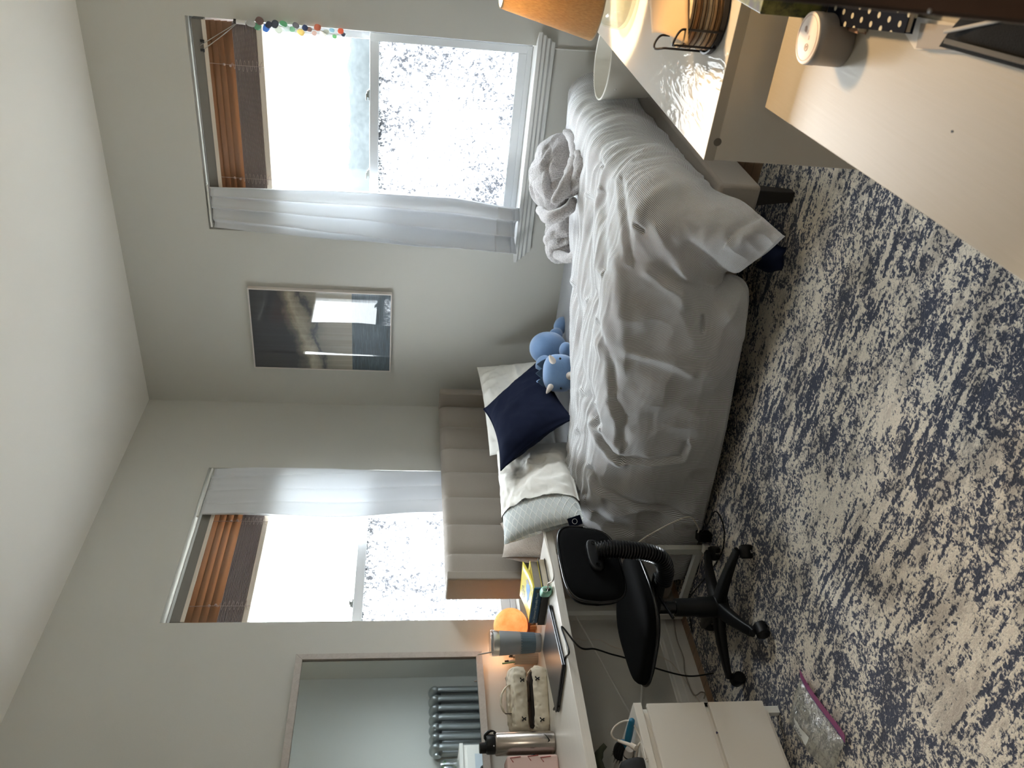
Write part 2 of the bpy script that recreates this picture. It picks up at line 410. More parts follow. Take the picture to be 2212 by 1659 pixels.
# ------------------------------------------------------------------ curtains
M_curt = mat('curtain_cloth', (226, 228, 230), .85, bump=.12, bscale=420, trans=.22)
def curtain(label, mp, lv, folds, hem=.09, name='curtain', flip=1):
    """lv: (z, a_open, a_closed, depth, amplitude) from the top down; a_open is the free edge"""
    mb = MB(); rows = []; NZ, NA = 90, 150
    for i in range(NZ+1):
        z = lv[0][0]+(lv[-1][0]-lv[0][0])*i/NZ
        for k in range(len(lv)-1):
            if lv[k][0] >= z >= lv[k+1][0]-1e-9: break
        f = (lv[k][0]-z)/(lv[k][0]-lv[k+1][0]); f = f*f*(3-2*f)
        q = [lv[k][j]*(1-f)+lv[k+1][j]*f for j in range(5)]
        row = []
        for j in range(NA+1):
            s = j/NA
            # folds crowd together towards the fixed edge
            s2 = s**1.35 if s > 0 else 0
            ph = folds*2*math.pi*(s**.82)+.5*math.sin(z*2.1+s*4)+.35*z
            w = math.sin(ph); w = 1.35*(1-2*abs(math.sin(ph/2))**.8)+.2*math.sin(ph*2+1.5+z)
            a = q[1]+(q[2]-q[1])*(s + .035*math.sin(ph*1.0+1.2))
            d = q[3]-q[4]*w*(.35+.65*s) - .010*fbm((s*3, z*1.2, 3.3)) - .02*math.exp(-((s-.04)/.06)**2)*math.sin(z*2.4+1)
            zz = z - (.012*math.sin(s*9) if i == NZ else 0)
            row.append(mp(a, d, zz))
        rows.append(row)
    mb.grid(rows); t = thing(name, label, 'curtain', mp((lv[-1][1]+lv[-1][2])/2, lv[-1][3], lv[-1][0]), 'white curtains')
    mb.build('curtain_panel', M_curt, t, smooth=180, solid=.0025)
    mb = MB(); mb.grid([[p+(rows[-1][j]-rows[-2][j])*0+mp(0, -.0022, 0)-mp(0, 0, 0) for j, p in enumerate(r)] for r in rows[-7:-1]])
    mb.build('hem', M_curt, t, smooth=180, solid=.0015)
    mb = MB(); mb.tube([mp(lv[0][1], lv[0][3]+.002, lv[0][0]+.014), mp(lv[0][2]-0.005*flip, lv[0][3]+.002, lv[0][0]+.014)], .006, 10); mb.build('curtain_rod', M_whitemetal, t, smooth=60)
    return t
yA = lambda px, py: wa(px, py, WX-.02).y
xB = lambda px, py: wb(px, py, WY-.02).x
curtain('white curtain bunched on the picture side of the big window, hanging down to its sill', mpA,
        [(2.46, yA(452, 402), A1-.012, -.008, .014), (2.2, yA(570, 404), A1-.004, -.026, .024), (1.75, yA(760, 408), A1+.014, -.044, .034), (1.2, yA(980, 420), A1+.045, -.062, .038), (.80, yA(1085, 434), yA(1112, 543), -.105, .036)], 3.6)
curtain('white curtain bunched on the bed side of the window behind the headboard', mpB,
        [(2.45, xB(447, 1112), B1-.012, -.008, .014), (2.2, xB(560, 1114), B1-.010, -.020, .022), (1.75, xB(740, 1121), B1-.006, -.026, .028), (1.25, xB(930, 1108), B1, -.026, .022), (.92, xB(1010, 1100), B1, -.026, .018)], 3.6, flip=1)

# sea glass garland hanging at the corner of the big window
t = thing('sea_glass_garland', 'string of coloured sea glass pieces hanging at the corner of the big window', 'garland', wa(745, 72, WX-.02))
g0, g1 = wa(516, 47, WX-.02), wa(748, 74, WX-.02)
c0, c1 = wa(437, 88, WX+.012), wa(438, 108, WX+.012)
mb = MB()
mb.tube(cat([c1, (c1+g0)/2-Vector((0, 0, .004)), g0]), .0022, 6); mb.tube(cat([c1+Vector((0, -.02, .01)), (c1+g0)/2+Vector((0, -.01, .006)), g0]), .0018, 6)
mb.tube(cat([g0]+[g0+(g1-g0)*(i/8)+Vector((0, .006*math.sin(i*2), 0)) for i in range(1, 9)]), .0016, 6)
mb.build('string', mat('string_grey', (178, 176, 170), .7), t, smooth=180)
ax = (g1-g0).normalized()
mb = MB(); mb.tube([g0-ax*.012, g0+ax*.030], .011, 14); mb.build('stone_tube', mat('tube_white', (226, 224, 220), .5), t)
mb = MB(); mb.tube([g0-ax*.024, g0-ax*.012], .0115, 14); mb.build('tube_end', mat('tube_dark', (58, 56, 56), .5), t)
pal = [(232, 232, 228), (104, 178, 132), (140, 104, 98), (74, 140, 226), (64, 70, 92), (70, 76, 92), (222, 226, 214), (104, 186, 132), (214, 226, 222), (150, 204, 170), (116, 112, 118), (222, 196, 120), (52, 72, 116), (150, 116, 106), (206, 176, 164), (190, 104, 74), (232, 228, 220), (196, 198, 186), (168, 208, 222), (122, 182, 122), (212, 96, 58), (60, 66, 84)]
for i, c in enumerate(pal):
    f = .12+.86*i/(len(pal)-1); p = g0+(g1-g0)*f+Vector((-.006+.008*random.random(), .016*math.sin(i*2.4), .005*math.cos(i*3)))
    r = .017*(1.25-.5*f)
    o = MB().ell(p, (r*.5, r*(.7+.4*random.random()), r*(.8+.5*random.random())), rotM((0, 0, 0), 40*random.random(), 20*random.random(), 30).to_3x3().to_4x4(), 12, 8, .8).build('glass_piece', mat('seaglass%d' % i, tuple(x*.62+205*.38 for x in c), .4, trans=.55), t, smooth=180)
for c in (c0, c1):
    mb = MB(); mb.box(c.x-.006, c.x+.006, c.y-.006, c.y+.006, c.z-.010, c.z+.010); mb.tube([c, c+Vector((-.02, .004, -.01))], .003, 6)
    mb.build('clip', mat('clip_dark', (60, 62, 64), .5), t, smooth=0)

# ------------------------------------------------------------------ hedge outside
t = NT('hedge_leaves'); v = t.obj(); t.P(Base_Color=t.mix(t.noise(v, 16, 5, .7), lin((33, 36, 37)), lin((54, 57, 58))), Roughness=.95); t.set(t.b, 'Specular IOR Level', 0); M_hedge = t.m
def hedge(label, c0, c1, zt, w, seed):
    c0, c1 = Vector(c0), Vector(c1); L = (c1-c0).length; ax = (c1-c0).normalized(); sd = Vector((-ax.y, ax.x, 0)); rows = []
    n = int(L/.06)
    for i in range(n+1):
        r = []
        for j in range(25):
            a = math.pi*j/24; q = c0+ax*(L*i/n)+sd*(w*math.copysign(abs(math.cos(a))**.5, math.cos(a)))+Vector((0, 0, -.1+(zt+.1)*abs(math.sin(a))**.45))
            q += Vector((fbm((q.x*2+seed, q.y*2, q.z*2))*.06, fbm((q.x*5, q.y*5+seed, q.z*5))*.06, fbm((q.x*5, q.y*5, q.z*5+seed))*.05*(j not in (0, 24))))
            r.append(q)
        rows.append(r)
    o = MB().grid(rows).build('clipped_hedge', M_hedge, smooth=180)
    tag(o, label, 'hedge')
hedge('pale clipped hedge outside, low in the upper pane of the big window', (8.6, -.4, 0), (8.6, 6.2, 0), 2.01, .5, 0)
struct('ground', MB().box(-14, 22, -10, 18, -.45, -.12), mat('pale_paving', (120, 120, 116), .9), smooth=0)

# ------------------------------------------------------------------ picture
def picture():
    P = [wa(534.3, 621.6, WX-.035), wa(548.8, 795, WX-.035), wa(848, 637.5, WX-.035), wa(842.6, 803.8, WX-.035)]
    y0 = (P[0].y+P[2].y)/2; y1 = (P[1].y+P[3].y)/2; z1 = (P[0].z+P[1].z)/2; z0 = (P[2].z+P[3].z)/2
    t = thing('framed_picture', 'large framed dark seascape print under glass in a thin white frame', 'picture', (WX-.01, (y0+y1)/2, z0))
    f = .007; mb = MB()
    for a, b, c, d in ((y0, y0+f, z0, z1), (y1-f, y1, z0, z1), (y0+f, y1-f, z0, z0+f), (y0+f, y1-f, z1-f, z1)): mb.box(WX-.035, WX-.004, a, b, c, d)
    mb.build('picture_frame', mat('frame_white', (214, 206, 200), .4), t, smooth=0, bevel=.001)
    n = NT('seascape_print'); uv = n.uv(); sx = n.n('ShaderNodeSeparateXYZ', {'Vector': uv}); u, w = sx.outputs[0], sx.outputs[1]
    cl = n.noise(n.map(uv, (2.2, 4.2, 1)), 1.6, 7, .6, .4)
    # bands measured down the print: dark top, slanting cloud band, pale haze, horizon, dark water
    dn = n.math('SUBTRACT', 1.0, w)
    slant = n.math('ADD', dn, n.math('MULTIPLY', n.math('SUBTRACT', u, .5), .16))
    warp = n.math('ADD', slant, n.math('MULTIPLY', n.math('SUBTRACT', cl, .5), .22))
    sky = n.ramp(warp, [(0, lin((46, 48, 54))), (.25, lin((50, 52, 58))), (.31, lin((112, 108, 98))), (.36, lin((178, 170, 150))), (.41, lin((140, 136, 124))), (.44, lin((60, 64, 70))), (.47, lin((132, 128, 118))), (.56, lin((150, 144, 130))), (.74, lin((162, 154, 138)))])
    sea = n.ramp(n.noise(n.map(uv, (1.2, 40, 1)), 4, 6, .7), [(.3, lin((26, 36, 46))), (.52, lin((52, 72, 84))), (.75, lin((100, 122, 132)))])
    strk = n.ramp(n.noise(n.map(uv, (14, .4, 1)), 2, 2), [(.4, (.82, .82, .82)), (.6, (1, 1, 1))])
    img = n.mix(n.math('GREATER_THAN', dn, .72), n.mix(1, sky, strk, 'MULTIPLY'), sea)
    n.P(Base_Color=img, Roughness=.6); n.set(n.b, 'Coat Weight', 1.0); n.set(n.b, 'Coat Roughness', .012); n.set(n.b, 'Coat IOR', 1.7)
    mb = MB(); x = WX-.030
    mb.add([(x, y0+f, z0+f), (x, y1-f, z0+f), (x, y1-f, z1-f), (x, y0+f, z1-f)], [(0, 3, 2, 1)]); mb.uv = [(1, 0), (0, 0), (0, 1), (1, 1)]
    mb.build('print', n.m, t, smooth=0, recalc=False)
picture()

# ------------------------------------------------------------------ mirror above the white desk
def mirror():
    x1 = 2.372; x0 = 1.10; z1 = 1.845; z0 = 1.012; M = rotM((x1, WY-.030, 0), 0, 0, -1.0)
    t = thing('wall_mirror', 'wide wall mirror in a whitewashed wood frame above the long white desk', 'mirror', (1.75, WY-.02, z0))
    fw = .030; w = x1-x0; tt = NT('whitewashed_wood'); v = tt.obj()
    tt.P(Base_Color=tt.mix(tt.noise(tt.map(v, (6, 6, 6)), 6, 6, .75, 1.2), lin((156, 146, 138)), lin((206, 200, 194))), Roughness=.6); tt.bump(tt.noise(v, 70, 5, .7), .3, .003)
    mb = MB()
    def fr(a, b): return [(a[0], a[1]), (b[0], b[1])]
    o_ = [(-w, z0), (0, z0), (0, z1), (-w, z1)]; i_ = [(-w+fw, z0+fw), (-fw, z0+fw), (-fw, z1-fw), (-w+fw, z1-fw)]
    for k in range(4):
        a, b, c, d = o_[k], o_[(k+1) % 4], i_[(k+1) % 4], i_[k]
        mb.hexa([M @ Vector((p[0], y, p[1])) for y in (0, -.022) for p in (a, b, c, d)])
    mb.build('mirror_frame', tt.m, t, smooth=0, bevel=.0015)
    mb = MB().box(-w+fw-.004, -fw+.004, -.012, -.006, z0+fw-.004, z1-fw+.004, M)
    mb.build('mirror_glass', mat('silvering', (196, 204, 206), .015, 1), t, smooth=0)
mirror()

# ------------------------------------------------------------------ rug
t = NT('distressed_rug'); v = t.obj()
a1 = t.noise(t.map(v, (1, .62, 1), (0, 0, R(-6))), 26, 7, .72, .7)
a2 = t.noise(v, 80, 4, .66, .7)
a3 = t.noise(t.map(v, (1, .16, 1), (0, 0, R(-4))), 48, 3, .6)
big = t.noise(v, 1.9, 4, .6)
reg = t.ramp(t.noise(t.map(v, (1, .6, 1)), 2.6, 3), [(.46, (0, 0, 0)), (.60, (1, 1, 1))])
m_ = t.math('ADD', t.math('MULTIPLY', a1, .50), t.math('MULTIPLY', a2, .50))
m_ = t.math('ADD', m_, t.math('MULTIPLY', t.math('MULTIPLY', t.math('SUBTRACT', a3, .5), .55), reg))
m_ = t.math('ADD', m_, t.math('MULTIPLY', t.math('SUBTRACT', big, .5), .27))
c1 = t.ramp(m_, [(.466, lin((44, 53, 76))), (.480, lin((62, 72, 96))), (.494, lin((150, 143, 142))), (.512, lin((214, 206, 190))), (.56, lin((240, 231, 214))), (.66, lin((226, 214, 198)))])
gm = t.ramp(t.noise(t.map(v, (1, .5, 1)), 7, 6, .7), [(.50, (0, 0, 0)), (.60, (1, 1, 1))])
c2 = t.mix(t.math('MULTIPLY', gm, .55), c1, lin((160, 156, 156)), 'MULTIPLY')
fine = t.noise(v, 150, 4, .75)
c3 = t.mix(.45, c2, t.ramp(fine, [(.3, (.55, .55, .56)), (.62, (1, 1, 1))]), 'MULTIPLY')
t.P(Base_Color=c3, Roughness=.95); t.set(t.b, 'Sheen Weight', .15)
t.bump(t.math('ADD', t.math('MULTIPLY', fine, .5), t.math('MULTIPLY', m_, .8)), .8, .012)
mb = MB(); n = 50
x0, x1, y0, y1 = -.9, 3.06, .62, 3.075
o = MB().box(x0, x1, y0, y1, .0005, .012).build('area_rug', t.m, smooth=0, bevel=.004)
tag(o, 'distressed navy and cream area rug covering the floor', 'rug')

# ------------------------------------------------------------------ bed
BX0, BX1, BY0, BY1 = 2.655, 4.235, .975, 3.10
def bed():
    t = thing('upholstered_bed', 'grey taupe upholstered bed with a channelled winged headboard and dark legs', 'bed', ((BX0+BX1)/2, 2.0, 0))
    zt = 1.172; x0, x1 = BX0+.052, BX1-.052; seams = [x0+ (x1-x0)*i/7 for i in range(8)]
    mb = MB(); rows = []
    for i in range(7):
        for k in range(11):
            s = k/10; x = seams[i]+(seams[i+1]-seams[i])*s; pf = .018*(1-abs(2*s-1)**4)
            r = []
            for (y, z) in ((3.108, .17), (3.075-pf, .17), (3.072-pf, .6), (3.070-pf, 1.0), (3.068-pf, zt-.05), (3.074-pf*.8, zt-.018), (3.088, zt-.003+pf*.2), (3.108, zt)):
                r.append(Vector((x, y, z)))
            rows.append(r)
    mb.grid(rows); mb.box(x0, x1, 3.085, 3.112, .17, zt-.012)
    mb.build('headboard', M_taupe, t, smooth=70)
    for xa, xb in ((BX0, BX0+.056), (BX1-.056, BX1)):
        MB().box(xa, xb, 2.965, 3.112, .05, zt+.002).build('headboard_wing', M_taupe, t, smooth=30, bevel=.009, seg=3)
    for xa, xb in ((BX0+.055, BX0+.115), (BX1-.075, BX1-.02)):
        MB().box(xa, xb, BY0+.06, 3.07, .150, .300).build('side_rail', M_taupe, t, smooth=30, bevel=.012, seg=3)
    MB().box(BX0+.055, BX1-.02, BY0, BY0+.085, .150, .305).build('foot_rail', M_taupe, t, smooth=30, bevel=.013, seg=3)
    MB().box(BX0+.115, BX1-.075, BY0+.085, 3.07, .20, .235).build('slat_base', mat('pine_slats', (150, 120, 88), .7), t, smooth=0)
    for (x, y, sx, sy) in ((BX0+.10, BY0+.05, -1, -1), (BX1-.07, BY0+.05, 1, -1), (BX0+.10, 2.90, -1, 1), (BX1-.07, 2.90, 1, 1), (3.40, BY0+.06, 0, -1)):
        mb = MB(); a, b = .030, .019
        mb.hexa([Vector((x+sx*.012+dx*b, y+sy*.012+dy*b, .0125)) for dx, dy in ((-1, -1), (1, -1), (1, 1), (-1, 1))]+[Vector((x+dx*a, y+dy*a, .152)) for dx, dy in ((-1, -1), (1, -1), (1, 1), (-1, 1))])
        mb.build('leg', M_darkwood, t, smooth=0, bevel=.003)
bed()
# mattress with its fitted sheet
mb = MB(); rows = []
def sq(x, p): return math.copysign(abs(x)**p, x)
mx0, mx1, my0, my1 = 2.765, 4.27, 1.055, 3.045
for zz, ins in ((.236, .02), (.245, .004), (.27, 0), (.44, 0), (.475, .006), (.492, .022), (.4985, .05)):
    row = []
    for k in range(160):
        a = 2*math.pi*k/160; x = sq(math.cos(a), .16); y = sq(math.sin(a), .16)
        row.append(Vector(((mx0+mx1)/2+x*((mx1-mx0)/2-ins), (my0+my1)/2+y*((my1-my0)/2-ins), zz)))
    rows.append(row)
for f in (.8, .5, .2, .01):
    rows.append([Vector(((mx0+mx1)/2+(p.x-(mx0+mx1)/2)*f, (my0+my1)/2+(p.y-(my0+my1)/2)*f, .4995+.004*fbm((p.x*3*f, p.y*3*f, 1)))) for p in rows[6]])
mb.grid(rows, True)
o = mb.build('mattress', M_sheet, smooth=60); tag(o, 'mattress in a plain grey fitted sheet, bare along the wall beside the duvet', 'mattress')

# ------------------------------------------------------------------ duvet
t = NT('pinstripe_cotton'); uv = t.uv(); sx = t.n('ShaderNodeSeparateXYZ', {'Vector': uv}).outputs[1]
st = t.math('SINE', t.math('MULTIPLY', sx, 2*math.pi/.0046))
sm = t.ramp(st, [(.35, (0, 0, 0)), (.65, (1, 1, 1))])
c = t.mix(sm, lin((146, 144, 143)), lin((244, 246, 248)))
c = t.mix(t.noise(uv, 300, 2), c, t.mix(.12, c, (0, 0, 0)))
t.P(Base_Color=c, Roughness=.9); t.set(t.b, 'Sheen Weight', .12); t.bump(t.noise(uv, 500, 2), .12, .002); M_duvet = t.m
# rows run from the foot to the head, columns from the wall side over the top and down the free side to the hem
CP = [
 [(4.20, 1.062, .31), (3.85, 1.058, .31), (3.40, 1.056, .31), (3.02, 1.05, .31), (2.80, 1.035, .315), (2.62, 1.00, .265), (2.48, 1.00, .225), (2.39, 1.02, .17)],
 [(4.25, 1.01, .47), (3.90, .995, .48), (3.45, .990, .48), (3.05, .985, .47), (2.78, .975, .45), (2.60, 1.03, .385), (2.485, 1.08, .30), tuple(wa(1652, 546, 2.465))],
 [(4.25, 1.06, .585), (3.90, 1.045, .615), (3.45, 1.04, .625), (3.05, 1.045, .615), (2.735, 1.06, .575), (2.60, 1.13, .45), (2.545, 1.19, .31), tuple(wa(1606, 572, 2.53))],
 [(4.20, 1.20, .585), (3.88, 1.20, .625), (3.42, 1.20, .640), (3.02, 1.22, .635), (2.725, 1.26, .600), (2.628, 1.29, .44), (2.63, 1.325, .29), tuple(wa(1566, 590, 2.645))],
 [(4.00, 1.44, .555), (3.72, 1.44, .610), (3.32, 1.44, .630), (2.98, 1.46, .640), (2.725, 1.48, .610), (2.612, 1.47, .44), (2.560, 1.45, .26), tuple(wa(1616, 628, 2.575))],
 [(3.78, 1.74, .540), (3.55, 1.74, .580), (3.25, 1.75, .622), (2.96, 1.76, .628), (2.725, 1.77, .595), (2.620, 1.76, .44), (2.578, 1.75, .25), (2.575, 1.73, .10)],
 [(3.50, 2.03, .530), (3.36, 2.04, .565), (3.15, 2.05, .605), (2.93, 2.06, .600), (2.728, 2.07, .565), (2.630, 2.06, .42), (2.585, 2.05, .22), (2.575, 2.03, .07)],
 [(3.32, 2.25, .522), (3.20, 2.28, .552), (3.05, 2.31, .588), (2.88, 2.34, .580), (2.728, 2.36, .540), (2.635, 2.36, .39), (2.600, 2.35, .20), (2.59, 2.34, .045)],
 [(3.18, 2.43, .520), (3.08, 2.46, .550), (2.98, 2.49, .576), (2.84, 2.53, .562), (2.725, 2.57, .510), (2.645, 2.58, .36), (2.615, 2.59, .18), (2.60, 2.59, .028)],
 [(3.12, 2.52, .522), (3.04, 2.56, .545), (2.94, 2.60, .548), (2.82, 2.66, .535), (2.725, 2.74, .480), (2.655, 2.80, .34), (2.63, 2.83, .18), (2.615, 2.84, .026)],
 [(3.14, 2.55, .503), (3.05, 2.60, .510), (2.95, 2.645, .512), (2.82, 2.71, .508), (2.735, 2.81, .46), (2.665, 2.88, .33), (2.64, 2.91, .18), (2.625, 2.92, .026)],
]
def duvet():
    CPv = [[Vector(p) for p in r] for r in CP]
    NS, NT_ = 230, 300
    rows1 = [cat(r, 54) for r in CPv]
    m = len(rows1[0]); P = []
    cols = [cat([rows1[i][j] for i in range(len(rows1))], 42) for j in range(m)]
    P = [[cols[j][i] for j in range(m)] for i in range(len(cols[0]))]
    n = len(P)
    # cloth coordinates
    ss = [0.]; mid = n//2
    for j in range(1, m): ss.append(ss[-1]+(P[mid][j]-P[mid][j-1]).length)
    tt = [0.]; mj = int(m*.45)
    for i in range(1, n): tt.append(tt[-1]+(P[i][mj]-P[i-1][mj]).length)
    tufts = [hz(1385, 490, .60), hz(1307, 352, .62), wa(1518, 700, 2.60), wa(1470, 968, 2.63), hz(1300, 640, .62), hz(1285, 900, .58)]
    folds = [  # picture positions of the main creases: points, depth, width in px, ridge side
     ([(1342, 990), (1405, 990), (1471, 980), (1481, 956)], .013, 6, 1), ([(1289, 917), (1303, 954), (1323, 978), (1342, 990)], .013, 6, 1),
     ([(1282, 1011), (1299, 1044), (1344, 1072), (1410, 1089), (1492, 1109)], .013, 6, 1), ([(1274, 855), (1287, 888), (1295, 913)], .018, 8, 1),
     ([(1360, 757), (1410, 773), (1459, 781), (1492, 802)], -.012, 12, 0), ([(1401, 585), (1434, 613), (1467, 630), (1475, 654)], -.014, 12, 0),
     ([(1483, 580), (1520, 601), (1549, 638), (1574, 675), (1590, 712)], -.018, 20, 0), ([(1425, 490), (1443, 526), (1468, 554), (1479, 590)], -.016, 13, 0),
     ([(1584, 507), (1596, 493), (1634, 471)], .018, 11, 1), ([(1490, 528), (1530, 553), (1566, 580)], .022, 16, 0), ([(1519, 684), (1518, 714)], .014, 4, 0), ([(1384, 484), (1394, 497)], .014, 4, 0), ([(1303, 350), (1311, 362)], .012, 4, 0),
     ([(1385, 487), (1390, 457), (1421, 424), (1457, 410), (1523, 402)], -.012, 12, 0), ([(1478, 338), (1432, 331), (1402, 341), (1371, 357), (1335, 390)], -.010, 9, 0),
     ([(1340, 560), (1345, 640), (1350, 720), (1345, 800)], -.010, 12, 0), ([(1250, 620), (1262, 720), (1268, 800), (1285, 860)], .012, 7, 1), ([(1300, 700), (1325, 780), (1330, 840)], .010, 8, 1),
     ([(1330, 860), (1350, 900), (1345, 950)], .012, 9, 1), ([(1262, 940), (1268, 1000), (1275, 1060)], .014, 8, 1), ([(1300, 1100), (1340, 1130), (1400, 1145)], .010, 9, 1), ([(1310, 420), (1318, 500), (1315, 580)], .010, 7, 1), ([(1280, 430), (1284, 520), (1278, 640)], .010, 6, 1), ([(1350, 400), (1362, 470), (1368, 560)], .008, 7, 1)]
    def fold(p):
        d = p-Vector((0, 0, H)); cz = d.dot(FW); px, py = 1106-F*d.dot(UP)/cz, 829.5-F*d.dot(RT)/cz; w = 0
        for pts, dep, wd, sd in folds:
            if not (min(q[0] for q in pts)-4*wd < px < max(q[0] for q in pts)+4*wd and min(q[1] for q in pts)-4*wd < py < max(q[1] for q in pts)+4*wd): continue
            best = 1e9; sg = 1
            for (ax_, ay), (bx_, by) in zip(pts, pts[1:]):
                ux, uy = bx_-ax_, by-ay; t_ = max(0, min(1, ((px-ax_)*ux+(py-ay)*uy)/(ux*ux+uy*uy)))
                ex, ey = px-ax_-ux*t_, py-ay-uy*t_; dd = math.hypot(ex, ey)
                if dd < best: best = dd; sg = 1 if ux*ey-uy*ex > 0 else -1
            x = best*sg/wd
            w -= dep*math.exp(-x*x)
            if sd: w += dep*.6*math.exp(-((x-1.7)/1.0)**2)
        return w
    Q = [[None]*m for _ in range(n)]; UV = []
    for i in range(n):
        for j in range(m):
            a = P[min(i+1, n-1)][j]-P[max(i-1, 0)][j]; b = P[i][min(j+1, m-1)]-P[i][max(j-1, 0)]
            nr = a.cross(b)
            nr = nr.normalized() if nr.length > 1e-9 else Vector((0, 0, 1))
            s, q = ss[j], tt[i]; p = P[i][j]
            side = sstep(.45, .62, j/m)      # 0 on the top, 1 on the hanging side
            foot = 1-sstep(.10, .26, i/n)
            head = sstep(.60, .9, i/n)
            wx = s+.06*fbm((s*2, q*2, 5))
            w = (1-side*.8)*(.011*ridge((wx*8+q*.9, q*1.4, 1.7)) + .0075*ridge((wx*19+q*1.6, q*2.2, 7.7)) + .0040*ridge((wx*36+q*3, q*4, 17.7)))
            w += (1-side)*foot*.006*ridge((wx*24, q*1.2, 12))
            w += side*(.018*fbm((s*2.6+q*1.4, q*2.6-s*1.2, 9), 3) + .017*ridge((s*2.6-q*1.8, q*3.0+s*2.0, 3.1))*(.4+.6*head) + .006*ridge((s*6-q*4, q*7+s*3, 13.1)))
            w += head*.018*ridge((s*5.5+q*2.2, q*6.5-s*1.0, 21)) + head*.009*ridge((s*12, q*13, 33))
            # quilting valleys and puffs
            w += .010*math.sin(s*2*math.pi/.42+.6)*math.sin(q*2*math.pi/.5)*(1-.4*side)
            for tf in tufts:
                dd = (p-tf).length
                if dd < .16: w -= .020*math.exp(-(dd/.030)**2)+.008*math.exp(-(dd/.08)**2)
            w += fold(p)
            edge = min(1, j/8)*min(1, (m-1-j)/6+.2)*min(1, i/7+.3)
            q3 = p+nr*(w*edge+.006)
            if q3.z < .020: q3.z = .020
            Q[i][j] = q3; UV.append((s, q))
    mb = MB(); mb.grid(Q); mb.uv = UV
    t = thing('duvet', 'grey and white pinstriped duvet spread over the bed, spilling down its free side', 'duvet', (3.2, 1.9, .5))
    mb.build('duvet_top', M_duvet, t, smooth=180, recalc=False)
    # dark lining seen where the corner turns up
    off = [[p+Vector((.014+.01*(1-i/42), .008, -.012 if j < m-12 else .004)) for j, p in enumerate(Q[i]) if j > m*.88] for i in range(0, 70, 3)]
    for r in off:
        for p in r: p.z = max(p.z, .0145)
    lin_ = MB().grid(off); lin_.build('lining', M_navy, t, smooth=180)
    pts = [wa(1690, 520, 2.47), wa(1697, 548, 2.50), wa(1686, 586, 2.535), wa(1640, 574, 2.60)]
    mb = MB(); rows = []
    a, b, c, d = wa(1655, 535, 2.50), wa(1698, 530, 2.475), wa(1688, 587, 2.55), wa(1632, 580, 2.60)
    for i in range(9):
        u = i/8; rows.append([(a*(1-u)+d*u)*(1-k/8)+(b*(1-u)+c*u)*(k/8)+Vector((.008*math.sin(u*9+k*.5), .006*math.cos(k*.9+u*3), 0)) for k in range(9)])
    mb.grid(rows); mb.build('lining', M_navy, t, smooth=180, solid=.004)
duvet()

# ------------------------------------------------------------------ pillows
t = thing('bed_pillow', 'white cotton pillow against the headboard in the corner of the room, behind the navy cushion', 'pillow', (3.8, 2.75, .52), 'bed pillows')
c = [wb(1030, 793, 2.76), wb(1186, 778, 2.56), wb(1205, 975, 2.62), wb(1058, 985, 2.84)]
merge(pillow4(c[0], c[1], c[2], c[3], .075, n=70, seed=1, wr=.018).build('pillowcase', M_pillow, t, smooth=180))
mb = MB(); p = wb(1079, 966, 2.80); mb.box(p.x-.018, p.x+.02, p.y-.012, p.y-.006, p.z-.012, p.z+.014); mb.build('label_tag', M_navy, t, smooth=0, bevel=.001)

t = thing('throw_cushion', 'square navy velvet cushion tilted on one corner between the two white pillows', 'cushion', (3.3, 2.45, .52))
c = [wb(1045, 884, 2.62), wb(1172, 770, 2.40), wb(1238, 905, 2.28), wb(1082, 1016, 2.52)]
merge(pillow4(c[0], c[1], c[2], c[3], .085, n=48, seed=5, wr=.008, k=.15, pw=.5).build('cushion_cover', M_navy, t, smooth=180))
ps = []
def cpt(u, v, k=.15):
    x = u*(1-k*(1-v*v)); y = v*(1-k*(1-u*u)); a, b = (x+1)/2, (y+1)/2
    return c[0]*(1-a)*(1-b)+c[1]*a*(1-b)+c[2]*a*b+c[3]*(1-a)*b
path = [cpt(-1+2*i/20, -1) for i in range(20)]+[cpt(1, -1+2*i/20) for i in range(20)]+[cpt(1-2*i/20, 1) for i in range(20)]+[cpt(-1, 1-2*i/20) for i in range(21)]
MB().tube(path, .0045, 6).build('piping', M_navy, t, smooth=180)

t = NT('quilted_ticking'); uv = t.uv(); sp = t.n('ShaderNodeSeparateXYZ', {'Vector': uv})
p_ = t.math('ADD', sp.outputs[0], sp.outputs[1]); q_ = t.math('SUBTRACT', sp.outputs[0], sp.outputs[1])
l1 = t.math('ABSOLUTE', t.math('SINE', t.math('MULTIPLY', p_, math.pi*9))); l2 = t.math('ABSOLUTE', t.math('SINE', t.math('MULTIPLY', q_, math.pi*9)))
mn = t.math('MINIMUM', l1, l2); band = t.ramp(mn, [(.14, (1, 1, 1)), (.30, (0, 0, 0))])
t.P(Base_Color=t.mix(band, lin((192, 198, 198)), lin((222, 224, 220))), Roughness=.9); t.bump(band, .6, .006); M_quilt = t.m
t = thing('bed_pillow', 'white pillow in front, its quilted diamond end showing, leaning beside the desk', 'pillow', (2.9, 2.6, .54), 'bed pillows')
c = [wb(1074, 975, 2.78), wb(1226, 958, 2.54), wb(1262, 1122, 2.44), wb(1088, 1178, 2.66)]
def bil(c, a, b): return c[0]*(1-a)*(1-b)+c[1]*a*(1-b)+c[2]*a*b+c[3]*(1-a)*b
